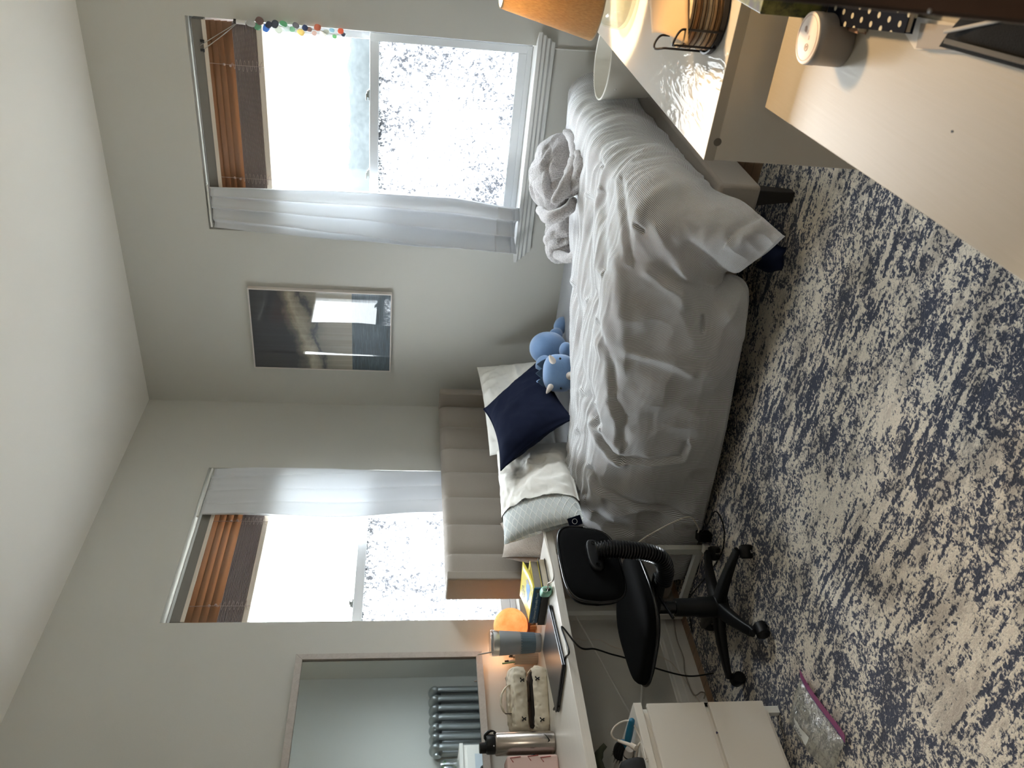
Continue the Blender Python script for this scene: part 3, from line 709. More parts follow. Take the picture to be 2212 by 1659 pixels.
# pillow4 runs u from c0 to c1 and v from c0 to c3; turn it so that u runs from the wall end to the open end
cc = [c[0], c[3], c[2], c[1]]
mb = pillow4(cc[0], cc[1], cc[2], cc[3], .078, n=60, seed=9, u0=-1, u1=.56, k=.05, wr=.019, scale=1.02); merge(mb.build('pillowcase', M_pillow, t, smooth=180))
mb = pillow4(cc[0], cc[1], cc[2], cc[3], .082, n=40, seed=9, u0=.46, u1=1, k=.05, wr=.003, scale=.99)
n = 41; mb.uv = [((.46+.54*i/40)*.30, (j/40)*.62) for s in range(2) for i in range(n) for j in (range(n) if s == 0 else reversed(range(n)))]
mb.uv = [(u*2.2, v*2.2) for u, v in mb.uv]
merge(mb.build('quilted_pillow_end', M_quilt, t, smooth=180))
p = wb(1240, 1128, 2.40); d = (cc[1]-cc[2]).normalized(); e = (p-Vector((0, 0, H))).normalized().cross(d).normalized()
q = bil(cc, .985, .74)
q = wb(1242, 1126, 2.42)
Mx = frameM(q, d, e, d.cross(e)); mb = MB().box(-.030, .030, -.020, .020, -.003, .003, Mx); g = mb.build('label_tag', M_navy, t, smooth=0, bevel=.001)
g['label'] = 'small navy fabric tag'
mbr = MB(); ring = [Mx @ Vector((.011*math.cos(2*math.pi*k/20), .011*math.sin(2*math.pi*k/20), -.0035)) for k in range(21)]; mbr.tube(ring, .0012, 5); ring = [Mx @ Vector((.011*math.cos(2*math.pi*k/20), .011*math.sin(2*math.pi*k/20), .0035)) for k in range(21)]; mbr.tube(ring, .0012, 5)
mbr.build('emblem', mat('tag_white', (200, 202, 206), .7), g, smooth=180)

t = NT('sherpa'); v = t.obj(); t.P(Base_Color=t.mix(t.noise(v, 90, 4, .7), lin((176, 162, 148)), lin((208, 196, 182))), Roughness=1); t.set(t.b, 'Sheen Weight', .4); t.bump(t.noise(v, 120, 4, .7), .9, .01); M_sherpa = t.m
c = [wb(1084, 1204, 2.93), wb(1080, 1130, 2.99), wb(1262, 1130, 2.78), wb(1248, 1215, 2.72)]
t = thing('throw_cushion', 'fuzzy beige cushion behind the corner of the white desk', 'cushion', (2.8, 2.85, .52))
merge(pillow4(c[0], c[1], c[2], c[3], .10, n=40, seed=14, wr=.006, k=.12, pw=.5).build('cushion_cover', M_sherpa, t, smooth=180))

# ------------------------------------------------------------------ knitted throw heaped by the wall
t = NT('waffle_knit'); v = t.obj()
w1 = t.n('ShaderNodeTexWave', {'Vector': t.map(v, (1, 1, 1), (0, 0, R(30))), 'Scale': 62, 'Distortion': 1.5, 'Detail': 1}, wave_type='BANDS').outputs['Fac']
w2 = t.n('ShaderNodeTexVoronoi', {'Vector': v, 'Scale': 150}).outputs['Distance']
hh = t.math('ADD', t.math('MULTIPLY', w1, .4), w2)
t.P(Base_Color=t.mix(hh, lin((134, 130, 130)), lin((190, 186, 185))), Roughness=1); t.set(t.b, 'Sheen Weight', .35); t.bump(hh, .45, .006); M_throw = t.m
def throw():
    mb = MB()
    def lump(c, ax, rr, seed, fold, tw, n=110, m=70):
        x, y, z = ax; c = Vector(c); rows = []
        for i in range(m+1):
            a = -math.pi/2+math.pi*i/m; row = []
            for k in range(n):
                b = 2*math.pi*k/n; d = x*(math.cos(a)*math.cos(b)*rr[0])+y*(math.cos(a)*math.sin(b)*rr[1])+z*(math.sin(a)*rr[2])
                dn = d.normalized(); g = d.dot(y)*fold+d.dot(z)*tw+d.dot(x)*3
                th = math.atan2(d.dot(z)/rr[2], d.dot(y)/rr[1]); al = d.dot(x)/rr[0]
                wp = noise.noise(Vector((dn.x*1.6+seed, dn.y*1.6, dn.z*1.6)))
                am = .6+.6*noise.noise(Vector((al*1.2+seed*2, th*.7, 3.)))
                wv = (.036*(abs(math.sin(th*2.0+al*tw+1.6*wp+seed))**.8-.6)*am+.016*(abs(math.sin(th*3.0-al*fold+2.4*wp))**.8-.6))*max(.15, 1-al*al*.8)+.006*fbm((dn.x*3+seed, dn.y*3, dn.z*3))
                p = c+d+dn*wv
                p.z = max(p.z, .512+.02*noise.noise(p*7)); p.x = min(p.x, WX-.012)
                row.append(p)
            rows.append(row)
        mb.grid(rows, True)
    A = hz(1255, 330, .6)
    Yv = Vector((0, 1, 0)); Zv = Vector((0, 0, 1)); Xv = Vector((1, 0, 0))
    c1 = wb(1197, 372, 1.40); c1.x
    dirA = Vector((-.25, .9, .15)).normalized(); sideA = dirA.cross(Zv).normalized(); upA = sideA.cross(dirA)
    lump(c1, (dirA, upA, sideA), (.190, .112, .15), 3, 3.2, 1.5)
    c2 = wb(1216, 505, 1.66)
    lump(c2, (dirA, upA, sideA), (.150, .082, .12), 11, 4.0, 2.4)
    # thick turned over folds
    def roll(pts, r, seed):
        path = cat(pts, 10); n = len(path); mb2 = MB(); mb2.tube(path, [r*(.35+.65*math.sin(math.pi*min(1, max(.02, i/(n-1))))**.5) for i in range(n)], 18)
        for v_ in mb2.v:
            d = fbm((v_.x*14+seed, v_.y*14, v_.z*14))*.010; v_ += Vector((d, d*.4, d)); v_.z = max(v_.z, .514)
        mb.add(mb2.v, mb2.f)
    roll([wb(1222, 285, 1.17), wb(1240, 300, 1.18), wb(1245, 345, 1.22), wb(1225, 395, 1.28), wb(1195, 440, 1.36)], .034, 1)
    roll([wb(1250, 330, 1.18), wb(1254, 375, 1.23), wb(1240, 405, 1.30), wb(1200, 425, 1.36)], .034, 2)
    roll([wb(1240, 430, 1.36), wb(1225, 455, 1.40), wb(1185, 470, 1.46), wb(1165, 450, 1.52)], .032, 4)
    roll([wb(1185, 490, 1.64), wb(1200, 540, 1.72), wb(1225, 558, 1.70), wb(1248, 545, 1.62)], .026, 6)
    o = mb.build('throw_blanket', M_throw, smooth=180); tag(o, 'heap of grey knitted throw blanket by the wall under the big window', 'blanket')
throw()

# ------------------------------------------------------------------ plush dinosaur
t = NT('blue_plush'); v = t.obj(); t.P(Base_Color=t.mix(t.noise(v, 14, 4), lin((104, 136, 178)), lin((126, 158, 198))), Roughness=1); t.set(t.b, 'Sheen Weight', .5); t.bump(t.noise(v, 260, 3), .35, .004); M_plush = t.m
def plush():
    t = thing('plush_dinosaur', 'blue plush horned dinosaur lying by the wall next to the navy cushion', 'plush toy', (3.55, 2.25, .51))
    hc = wb(1207, 806, 2.24); bc = wb(1184, 752, 2.36); tl = wb(1213, 703, 2.33); leg = wb(1222, 757, 2.24); arm = wb(1168, 832, 2.36)
    vw = (hc-Vector((0, 0, H))).normalized()            # head faces the middle of the room
    rt = Vector((vw.y, -vw.x, 0)).normalized(); up = rt.cross(vw)*1
    up = Vector((0, 0, 1)) if up.z == 0 else (up if up.z > 0 else -up)
    Mh = frameM((0, 0, 0), rt, vw, up)
    mb = MB()
    mb.ell(hc, (.096, .080, .082), Mh, 32, 20, .72)
    mb.ell(bc, (.092, .105, .104), Mh, 28, 18, .95)
    d = (tl-bc); ax = d.normalized(); sd = ax.cross(Vector((0, 0, 1))).normalized(); mb.ell(tl, (.066, .046, .044), frameM((0, 0, 0), ax, sd, ax.cross(sd)), 24, 14)
    mb.ell(bc*.45+tl*.55, (.05, .04, .04), frameM((0, 0, 0), ax, sd, ax.cross(sd)), 20, 12)
    mb.ell(leg, (.046, .042, .036), Mh, 20, 12); mb.ell(leg+rt*-.012-up*.018-vw*.012, (.022, .022, .020), Mh, 16, 10)
    ad = (arm-hc).normalized(); as_ = ad.cross(vw).normalized(); mb.ell(arm, (.050, .032, .028), frameM((0, 0, 0), ad, as_, ad.cross(as_)), 20, 12); mb.ell((arm+bc)/2, (.06, .05, .05), Mh, 20, 12)
    body = mb.build('body', M_plush, t, smooth=180, remesh=.0065)
    M_horn = mat('horn_cream', (228, 218, 208), .9, bump=.2, bscale=300)
    def onhead(px, py, d): return hc+rt*((806-py)*.00225)+up*((1207-px)*.00235)-vw*d
    def horn(px, py, y, dirn, L, r):
        b = onhead(px, py, y); dirn = dirn.normalized(); s_ = dirn.cross(Vector((0, 0, 1))).normalized()
        MB().lathe([(r*.9, -.012), (r, 0), (r*.96, L*.25), (r*.75, L*.55), (r*.42, L*.85), (r*.2, L*.97), (.001, L)], b, 20, frameM((0, 0, 0), s_, dirn.cross(s_), dirn)).build('horn', M_horn, t, smooth=180)
    horn(1194, 780, .066, up*.5-vw*.45+rt*.75, .038, .016)
    horn(1191, 836, .060, up*.45-vw*.3-rt*.8, .044, .0145)
    horn(1231, 811, .070, -vw*.95+up*.15, .032, .0205)
    for px, py in ((1209, 774), (1213, 839)):
        p = onhead(px, py, .074); MB().ell(p, (.006, .006, .006), None, 12, 8).build('eye', M_blackgloss, t, smooth=180)
    fr = mat('frill_slate', (60, 78, 98), .95, bump=.2, bscale=300)
    for px, py in ((1170, 788), (1168, 808), (1172, 826)):
        p = onhead(px, py, .02); q = MB()
        M = frameM(p, rt, vw, up)
        q.prism([(-.030, -.02), (.030, -.02), (.018, .004), (0, .026), (-.018, .004)], -.008, .008, M @ Matrix(((1, 0, 0, 0), (0, 0, 1, 0), (0, 1, 0, 0), (0, 0, 0, 1)))).build('frill_spike', fr, t, smooth=0, bevel=.004)
plush()

# ------------------------------------------------------------------ long white desk by the wall
DZ = .76
M_desktop = None
t = NT('white_oak_effect'); v = t.obj(); g = t.noise(t.map(v, (3, 60, 60)), 3, 5, .6)
t.P(Base_Color=t.mix(g, lin((204, 198, 188)), lin((226, 221, 212))), Roughness=.34); t.bump(g, .12, .002); M_desktop = t.m
DX0, DX1, DY0, DY1 = .72, 2.590, 2.575, 3.150
t = thing('desk', 'long white desk with slim metal legs under the wall mirror', 'desk', (1.7, 2.87, 0))
MB().box(DX0, DX1, DY0, DY1, DZ-.034, DZ).build('desktop', M_desktop, t, smooth=0, bevel=.002)
for lx in (DX1-.045, DX0+.03):
    for ly, nm in ((DY0+.075, 'leg'), (DY1-.05, 'leg')):
        MB().box(lx-.014, lx+.014, ly-.018, ly+.018, .0125, DZ-.034).build(nm, M_whitemetal, t, smooth=0, bevel=.002)
    MB().box(lx-.013, lx+.013, DY0+.093, DY1-.068, .020, .052).build('foot_bar', M_whitemetal, t, smooth=0, bevel=.002)
YR = DY1-.06
r1a, r1b = wb(1252, 1345, YR), wb(1355, 1530, YR); r2a, r2b = wb(1388, 1475, YR), wb(1385, 1525, YR)
d1 = (r1b-r1a); d2 = (r2b-r2a)
def ext(a, d, x): return a+d*((x-a.x)/d.x)
MB().tube([ext(r1a, d1, DX1-.03), ext(r1a, d1, DX0+.05)], .0042, 8).build('brace_rod', M_whitemetal, t, smooth=60)
MB().tube([ext(r2a, d2, DX1-.03)+Vector((0, .01, 0)), ext(r2a, d2, DX0+.9)+Vector((0, .01, 0))], .0042, 8).build('brace_rod', M_whitemetal, t, smooth=60)

# ------------------------------------------------------------------ low drawer unit
t = thing('drawer_unit', 'low white two drawer unit standing under the left end of the long desk', 'drawers', (1.3, 2.8, 0))
UX0, UX1, UY0, UY1 = .95, 1.688, 2.535, 3.02
MB().box(UX0, UX1, UY0-.004, UY1, .533, .562).build('top_panel', M_white, t, smooth=0, bevel=.0015)
for x in (UX0+.01, UX1-.038):
    for y in (UY0+.022, UY1-.04): MB().box(x, x+.028, y, y+.022, .0125, .533).build('leg', M_whitemetal, t, smooth=0, bevel=.001)
MB().box(UX0+.012, UX1-.036, UY1-.018, UY1-.008, .06, .533).build('back_panel', M_white, t, smooth=0)
MB().box(UX0+.03, UX1-.03, UY0+.0165, UY0+.021, .06, .533).build('front_frame', M_white, t, smooth=0)
MB().box(UX0+.04, UX1-.042, UY0+.03, UY1-.02, .055, .075).build('bottom_shelf', M_white, t, smooth=0)
for z0, z1 in ((.298, .512), (.076, .282)):
    d = MB().box(UX0+.004, UX1-.002, UY0, UY0+.016, z0, z1).build('drawer', M_white, t, smooth=0, bevel=.0012)
    b = MB(); b.box(UX0+.045, UX1-.045, UY0+.022, UY1-.03, z0+.02, z0+.030)
    for x in (UX0+.045, UX1-.057): b.box(x, x+.012, UY0+.017, UY1-.03, z0+.02, z1-.03)
    b.build('drawer_box', M_white, d, smooth=0)
b = wb(1549, 1583, UY0-.001); MB().prism([(0, -.004), (.006, 0), (.002, .004), (-.006, .003)], 0, .0008, frameM(b, (1, 0, 0), (0, 0, 1), (0, -1, 0))).build('ink_mark', mat('ink', (36, 28, 70), .8), t, smooth=0)

# ------------------------------------------------------------------ task chair
def chair():
    hub = Vector((2.128, 2.548, 0)); t = thing('task_chair', 'black task chair with a ribbed back support, pushed up to the long white desk', 'chair', hub)
    sc = Vector((2.065, 2.535, .462))
    def seatshape(x, y): return (1-.10*(y > 0)*y*y, 1)
    M = rotM(sc, -2, 0, 8)
    superpad(M, .222, .215, .058, .62, 56, .30, 8).build('seat', M_blackfab, t, smooth=180)
    ring = [M @ Vector((math.copysign(abs(math.cos(a))**.62, math.cos(a))*.224, math.copysign(abs(math.sin(a))**.62, math.sin(a))*.217, -.010)) for a in [2*math.pi*k/72 for k in range(73)]]
    MB().tube(ring, .007, 8).build('seat_rim', M_blackgloss, t, smooth=180)
    Mb = frameM((2.092, 2.262, .690), (1, -.02, 0), Vector((0, .16, .99)).normalized(), Vector((0, -1, .16)).normalized())
    Mb = rotM((2.092, 2.262, .690), 0, 0, 0) @ Euler((R(96), 0, 0)).to_matrix().to_4x4()
    def bs(x, y): return (1-.10*max(0, -y)+.0*y, 1-.06*x*x)
    superpad(Mb, .186, .118, .046, .45, 64, .22, 8, bs).build('backrest', M_blackfab, t, smooth=180)
    rim = []
    for k in range(73):
        a = 2*math.pi*k/72; x = math.copysign(abs(math.cos(a))**.45, math.cos(a)); y = math.copysign(abs(math.sin(a))**.45, math.sin(a)); f = bs(x, y)
        rim.append(Mb @ Vector((x*.187*f[0], y*.119*f[1], .012)))
    MB().tube(rim, .0055, 8).build('backrest_rim', M_blackgloss, t, smooth=180)
    Mp = Mb @ Matrix.Translation(Vector((.020, -.012, .034)))
    pl = superpad(Mp, .078, .030, .020, .7, 40, .1, 4).build('back_plate', M_black, t, smooth=60)
    for sx in (-.055, .055):
        q = Mp @ Vector((sx, 0, .0115)); MB().lathe([(.001, 0), (.0085, 0), (.0085, .003), (.006, .003), (.005, .001), (.001, .001)], (0, 0, 0), 14, Mp @ Matrix.Translation(Vector((sx, 0, .0095)))).build('screw', M_blackgloss, pl, smooth=30)
    zp = Mp @ Vector((0, 0, .012))
    path = cat([zp+Vector((0, -.010, .0)), zp+Vector((0, -.022, -.05)), zp+Vector((-.002, -.020, -.12)), zp+Vector((-.004, -.008, -.20)), zp+Vector((-.006, .020, -.255)), zp+Vector((-.010, .080, -.288)), zp+Vector((-.014, .15, -.290))], 16)
    # even resample into ribs
    L = [0]
    for a, b in zip(path, path[1:]): L.append(L[-1]+(b-a).length)
    pts, rs = [], []; nr = 36; k = 0
    for i in range(nr*4+1):
        s = L[-1]*i/(nr*4)
        while k < len(L)-2 and L[k+1] < s: k += 1
        f = (s-L[k])/max(1e-6, L[k+1]-L[k]); pts.append(path[k]*(1-f)+path[k+1]*f)
        rs.append(.0265+(.0075 if i % 4 in (1, 2) else 0))
    MB().tube(pts, rs, 24).build('bellows_arm', mat('bellows_black', (20, 21, 23), .3), t, smooth=50)
    mb = MB(); mb.box(-.10, .10, -.07, .07, -.012, .012, rotM((2.09, 2.525, .412), 0, 0, 8)); mb.box(-.035, .035, -.15, .10, -.018, .018, rotM((2.09, 2.50, .395), 0, 0, 8)); mb.build('seat_plate', M_black, t, smooth=0, bevel=.006)
    MB().tube([(2.06, 2.40, .40), (1.93, 2.37, .385)], .006, 10).build('height_lever', M_black, t)
    MB().lathe([(.001, .385), (.026, .385), (.026, .27), (.001, .27)], hub, 28).build('gas_lift', M_blackgloss, t)
    MB().lathe([(.001, .285), (.036, .285), (.038, .20), (.042, .19), (.043, .115), (.046, .095), (.044, .085), (.001, .085)], hub, 32).build('column_shroud', M_black, t)
    MB().lathe([(.001, .128), (.040, .128), (.056, .108), (.056, .075), (.001, .072)], hub, 32).build('base_hub', M_black, t)
    Rr = .268
    for i, a in enumerate((-6, -78, -150, 138, 66)):
        a = R(a); dx = Vector((math.cos(a), math.sin(a), 0)); dy = Vector((-dx.y, dx.x, 0)); mb = MB(); rows = []
        for s, zt_, w, h in ((.03, .122, .034, .042), (.09, .120, .030, .040), (.17, .108, .025, .034), (.235, .094, .021, .026), (Rr-.012, .088, .021, .022), (Rr+.012, .082, .015, .016)):
            rows.append([hub+dx*s+dy*(w*math.copysign(abs(math.cos(b))**.6, math.cos(b)))+Vector((0, 0, zt_-h/2+h/2*math.copysign(abs(math.sin(b))**.6, math.sin(b)))) for b in [2*math.pi*k/20 for k in range(20)]])
        mb.grid(rows, True); n = len(mb.v); mb.f.append(tuple(range(20))); mb.f.append(tuple(range(n-20, n)))
        leg = mb.build('leg', M_black, t, smooth=60)
        c = hub+dx*Rr; an = a+R((35, -50, 60, 20, -30)[i]); M = rotM((c.x, c.y, 0)) @ Matrix.Rotation(an, 4, 'Z')
        mb = MB(); mb.lathe([(.001, .085), (.010, .085), (.010, .052), (.001, .052)], (c.x, c.y, 0), 12)
        Mw = M @ Matrix.Translation(Vector((.012, 0, .0375))) @ Matrix.Rotation(R(90), 4, 'X')
        for s in (-1, 1):
            mb.lathe([(.001, s*.006), (.020, s*.006), (.0248, s*.009), (.0248, s*.022), (.020, s*.027), (.001, s*.028)], (0, 0, 0), 26, Mw)
        rows = []
        for k in range(13):
            b = R(-10)+R(180)*k/12; rows.append([M @ Vector((.012+math.cos(b)*.0275, y, .0375+math.sin(b)*.0275)) for y in (-.022, -.010, .010, .022)])
        mb.grid(rows); mb.build('caster', M_black, leg, smooth=40)
chair()

# ------------------------------------------------------------------ things on the long desk
def books():
    A = Vector((2.335, 2.66, 0)); e1 = Vector((-.055, 1, 0)).normalized(); e2 = Vector((e1.y, -e1.x, 0)); W, L_ = .165, .215
    def book(name, label, z, th, w, l, cov, page, off, spine_m, group=None):
        M = frameM(A+off+Vector((0, 0, z)), e2, e1, (0, 0, 1)); t = thing(name, label, 'book', M @ Vector((w/2, l/2, 0)))
        MB().box(.004, w-.004, .004, l-.004, .003, th-.003, M).build('pages', page, t, smooth=0)
        MB().box(-.001, w, 0, l, 0, .0025, M).box(-.001, w, 0, l, th-.0025, th, M).build('cover', cov, t, smooth=0, bevel=.0006)
        MB().box(-.004, .003, 0, l, 0, th, M).build('spine', spine_m, t, smooth=0, bevel=.001)
        return t, M
    pg = mat('book_pages', (206, 196, 176), .9, var=.15, vscale=60); gpg = mat('grey_pages', (150, 142, 132), .95, var=.2, vscale=90)
    bk = mat('book_charcoal', (52, 53, 52), .55)
    book('hardcover_book', 'charcoal hardcover book with cream pages under the yellow book', DZ+.0005, .030, .178, .225, bk, pg, Vector((-.004, -.004, 0)), bk)
    t, M = book('paperback_book', 'yellow book with a blue spine and bird drawing, on top of the charcoal book', DZ+.0312, .036, .165, .212, mat('book_yellow', (226, 208, 72), .35), gpg, Vector((.004, .006, 0)), mat('book_blue', (38, 84, 120), .4))
    th = .036
    # curled front cover
    mb = MB(); rows = []
    for i in range(13):
        u = i/12; rows.append([M @ Vector((u*.160, v*.212, th+.0012+.030*u**2.2*(1-.25*v))) for v in (0, .25, .5, .75, 1)])
    mb.grid(rows); mb.build('front_cover', mat('book_yellow', (226, 208, 72), .35), t, smooth=180, solid=.001)
    def onc(u, v): return M @ Vector((u*.160, v*.212, th+.0026+.030*u**2.2*(1-.25*v)))
    bl = mat('bird_blue', (116, 160, 206), .6); gy = mat('bird_grey', (150, 150, 160), .6); ink = mat('book_ink', (54, 60, 64), .7)
    def flat(pts, m, n): MB().add([onc(u, v) for u, v in pts], [tuple(range(len(pts)))]).build(n, m, t, smooth=0)
    flat([(.30, .30), (.40, .24), (.56, .30), (.66, .42), (.62, .52), (.50, .60), (.42, .78), (.36, .60), (.28, .62), (.34, .46)], bl, 'bird_drawing'); 
    flat([(.48, .24), (.62, .22), (.70, .32), (.60, .42), (.50, .38)], gy, 'bird_drawing')
    for k, (u, v0, v1) in enumerate(((.80, .55, .88), (.70, .62, .86), (.16, .10, .60), (.88, .60, .80))):
        mb = MB(); n = 16
        for i in range(n):
            if i % 5 == 4: continue
            a, b = v0+(v1-v0)*i/n, v0+(v1-v0)*(i+.7)/n
            mb.add([onc(u-.018, a), onc(u+.018, a), onc(u+.018, b), onc(u-.018, b)], [(0, 1, 2, 3)])
        mb.build('cover_lettering', ink, t, smooth=0)
    sp = mat('spine_lettering', (196, 208, 214), .6)
    Ms = M @ Matrix(((0, 0, -1, -.0045), (-1, 0, 0, .212*.70), (0, 1, 0, th/2), (0, 0, 0, 1)))
    text('spine_text', 'The Universal Express', .0155, Ms, sp, t)
    Ms = M @ Matrix(((0, 0, -1, -.0045), (-1, 0, 0, .212*.26), (0, 1, 0, th/2), (0, 0, 0, 1)))
    text('spine_text', 'Lily Moore', .0135, Ms, sp, t)
    Ms = M @ Matrix(((0, 0, -1, -.0043), (-1, 0, 0, .212*.075), (0, 1, 0, th/2), (0, 0, 0, 1)))
    MB().lathe([(.001, 0), (.0105, 0), (.0105, .0006), (.001, .0006)], (0, 0, 0), 20, Ms).build('spine_emblem', mat('emblem_grey', (92, 98, 106), .6), t)
books()

t = thing('earbud_case', 'mint green earbud case with a charging plug, in front of the books on the desk', 'earbud case', hz(1190, 1280, DZ))
c = hz(1192, 1277, DZ)+Vector((.006, .010, .0235)); Mx = rotM(c, 0, 0, 62)
MB().ell((0, 0, 0), (.043, .018, .0232), Mx, 32, 18, .55).build('case_body', mat('mint_silicone', (126, 182, 158), .5), t, smooth=180)
MB().ell((0, 0, .0005), (.0434, .0184, .002), Mx @ Matrix.Translation(Vector((0, 0, .010))), 32, 6, .6).build('lid_seam', mat('mint_dark', (96, 148, 128), .6), t, smooth=180)
e0 = Mx @ Vector((-.042, 0, -.004))
MB().ell(e0, (.006, .008, .010), Mx.to_3x3().to_4x4(), 14, 10).build('port', M_black, t, smooth=180)
ring = [e0+Vector((-.006+.011*math.cos(a), -.004, .016+.011*math.sin(a))) for a in [2*math.pi*k/24 for k in range(25)]]; MB().tube(ring, .0012, 6).build('loop_ring', M_chrome, t, smooth=180)
# charging cord from the case over the desk edge and down to the power brick
E_ = wa(1335, 1190, 2.605)
o = MB().tube(cat([e0, e0+Vector((.0, -.035, .006)), hz(1196, 1240, DZ+.012), Vector((2.605, 2.575, DZ+.004)), Vector((2.612, 2.585, .70)), Vector((2.60, 2.60, .56)), wa(1340, 1190, 2.53), wa(1400, 1157, 2.515), wa(1450, 1130, 2.51), wa(1490, 1117, 2.51), Vector((2.530, 2.495, .080)), Vector((2.530, 2.525, .074))], 10), .0032, 8).build('cable', M_whitecord, smooth=180)
tag(o, 'thin white charging cord running from the mint case down across the duvet to the floor', 'cord')

# power brick and plug on the rug
t = thing('power_brick', 'small black power brick standing on the rug at the edge of the duvet', 'power adapter', (2.56, 2.55, .012))
c = Vector((2.528, 2.545, .0125)); MB().box(-.026, .026, -.021, .021, 0, .062, rotM(c, 0, 0, 25)).build('brick_body', M_black, t, smooth=0, bevel=.005)
t2 = thing('charger_plug', 'small white charger plug beside the black power brick', 'charger', (2.548, 2.60, .012))
MB().box(-.015, .015, -.021, .021, 0, .028, rotM((2.506, 2.602, .0125), 0, 0, 25)).build('plug_body', mat('plug_white', (220, 216, 208), .35), t2, smooth=0, bevel=.004)
MB().tube(cat([(2.500, 2.624, .025), (2.51, 2.66, .03), (2.52, 2.72, .02), (2.52, 2.79, .016)], 8), .0022, 6).build('plug_cord', M_whitecord, t2, smooth=180)
o = MB().tube(cat([(2.520, 2.520, .064), (2.52, 2.47, .05), hz(1545, 1105, .018), hz(1561, 1130, .016), hz(1564, 1170, .016), hz(1556, 1200, .016), hz(1530, 1240, .016), hz(1490, 1290, .016), (2.50, 3.00, .016), (2.40, 3.05, .016)], 10), .0028, 8).build('cable', M_black, smooth=180)
tag(o, 'black power cord looping over the rug beside the bed and chair base', 'cord')
o = MB().tube(cat([hz(1583-55, 1050, .016), hz(1548, 1065, .015), hz(1549, 1082, .015), hz(1541, 1105, .015)], 10), .0025, 6).build('cable', M_whitecord, smooth=180)
tag(o, 'short loop of white cord coming out from under the duvet on the rug', 'cord')

# laptop
t = thing('laptop', 'closed dark grey laptop lying turned on the desk', 'laptop', hz(1190, 1420, DZ))
q = [hz(1184, 1306, DZ+.018), hz(1214, 1436, DZ+.018), hz(1190, 1527, DZ+.018), hz(1172, 1395, DZ+.018)]
a, b, c = q[0], q[1], q[2]; ex = (b-a).normalized(); ey = Vector((-ex.y, ex.x, 0)); ey = ey if ey.dot(c-b) > 0 else -ey
w = (b-a).length; dpt = .245; Mx = frameM(Vector((a.x, a.y, DZ)), ex, ey, (0, 0, 1))
M_lap = mat('laptop_grey', (58, 60, 64), .32, .4)
MB().box(0, w, 0, dpt, .002, .0105, Mx).build('laptop_base', M_lap, t, smooth=0, bevel=.003)
MB().box(0, w, 0, dpt, .0115, .0175, Mx).build('laptop_lid', M_lap, t, smooth=0, bevel=.002)
MB().box(.01, w-.01, dpt-.02, dpt-.006, 0, .012, Mx).build('hinge', M_black, t, smooth=0, bevel=.002)
o = MB().tube(cat([Mx @ Vector((w+.001, dpt*.86, .008)), hz(1196, 1533, DZ+.006), hz(1201, 1520, DZ+.004), hz(1207, 1480, DZ+.004), hz(1216, 1440, DZ+.004), hz(1221, 1420, DZ+.004), hz(1229, 1406, DZ+.006), Vector((2.055, 2.568, DZ+.003)), wb(1252, 1398, 2.575), wb(1285, 1402, 2.62), wb(1320, 1413, 2.70), wb(1350, 1421, 2.74), wb(1395, 1437, 2.80), (2.02, 2.85, .2), (2.1, 2.95, .03)], 10), .0035, 8).build('cable', M_black, smooth=180)
tag(o, 'black laptop cord trailing over the front edge of the white desk', 'cord')

# tumbler
T_ = hz(1167, 1388, DZ); t = thing('tumbler', 'grey insulated tumbler with a ribbed blue band and straw', 'tumbler', T_)
tm = mat('tumbler_grey', (142, 150, 160), .55, bump=.1, bscale=500)
MB().lathe([(.001, .0006), (.040, .0006), (.042, .004), (.0445, .075), (.050, .105), (.0545, .190), (.001, .190)], T_, 40).build('tumbler_body', tm, t, smooth=40)
rows = [[T_+Vector(((r+.0013+.0008*(k % 4 < 2))*math.cos(2*math.pi*k/96), (r+.0013+.0008*(k % 4 < 2))*math.sin(2*math.pi*k/96), z)) for k in range(96)] for r, z in ((.0418, .026), (.0428, .028), (.0458, .092), (.0475, .094))]
MB().grid(rows, True).build('grip_band', mat('tumbler_band', (88, 112, 130), .6), t, smooth=60)
MB().lathe([(.0546, .190), (.0556, .192), (.0566, .212), (.0566, .217), (.052, .217), (.052, .2), (.0546, .190)], T_, 40, cap=False).build('steel_rim', M_chrome, t, smooth=40)
t_ = NT('clear_plastic'); tr = t_.n('ShaderNodeBsdfTransparent', {'Color': (.93, .95, .96, 1)}); gl = t_.n('ShaderNodeBsdfGlossy', {'Roughness': .08}); mx = t_.n('ShaderNodeMixShader', {'Fac': .18, 1: tr, 2: gl}); t_.set(t_.o, 0, mx); M_clear = t_.m
MB().lathe([(.001, .214), (.051, .214), (.053, .219), (.0575, .221), (.056, .228), (.048, .232), (.001, .230)], T_, 40).build('lid', M_clear, t, smooth=40)
s0 = T_+Vector((-.018, .012, .12)); s1 = vt(1032, 1414, (2.30, 3.03)); MB().tube([T_+Vector((-.008, .004, .03)), s1], .0032, 10).build('straw', mat('straw_clear', (214, 208, 200), .3, trans=.3), t, smooth=60)

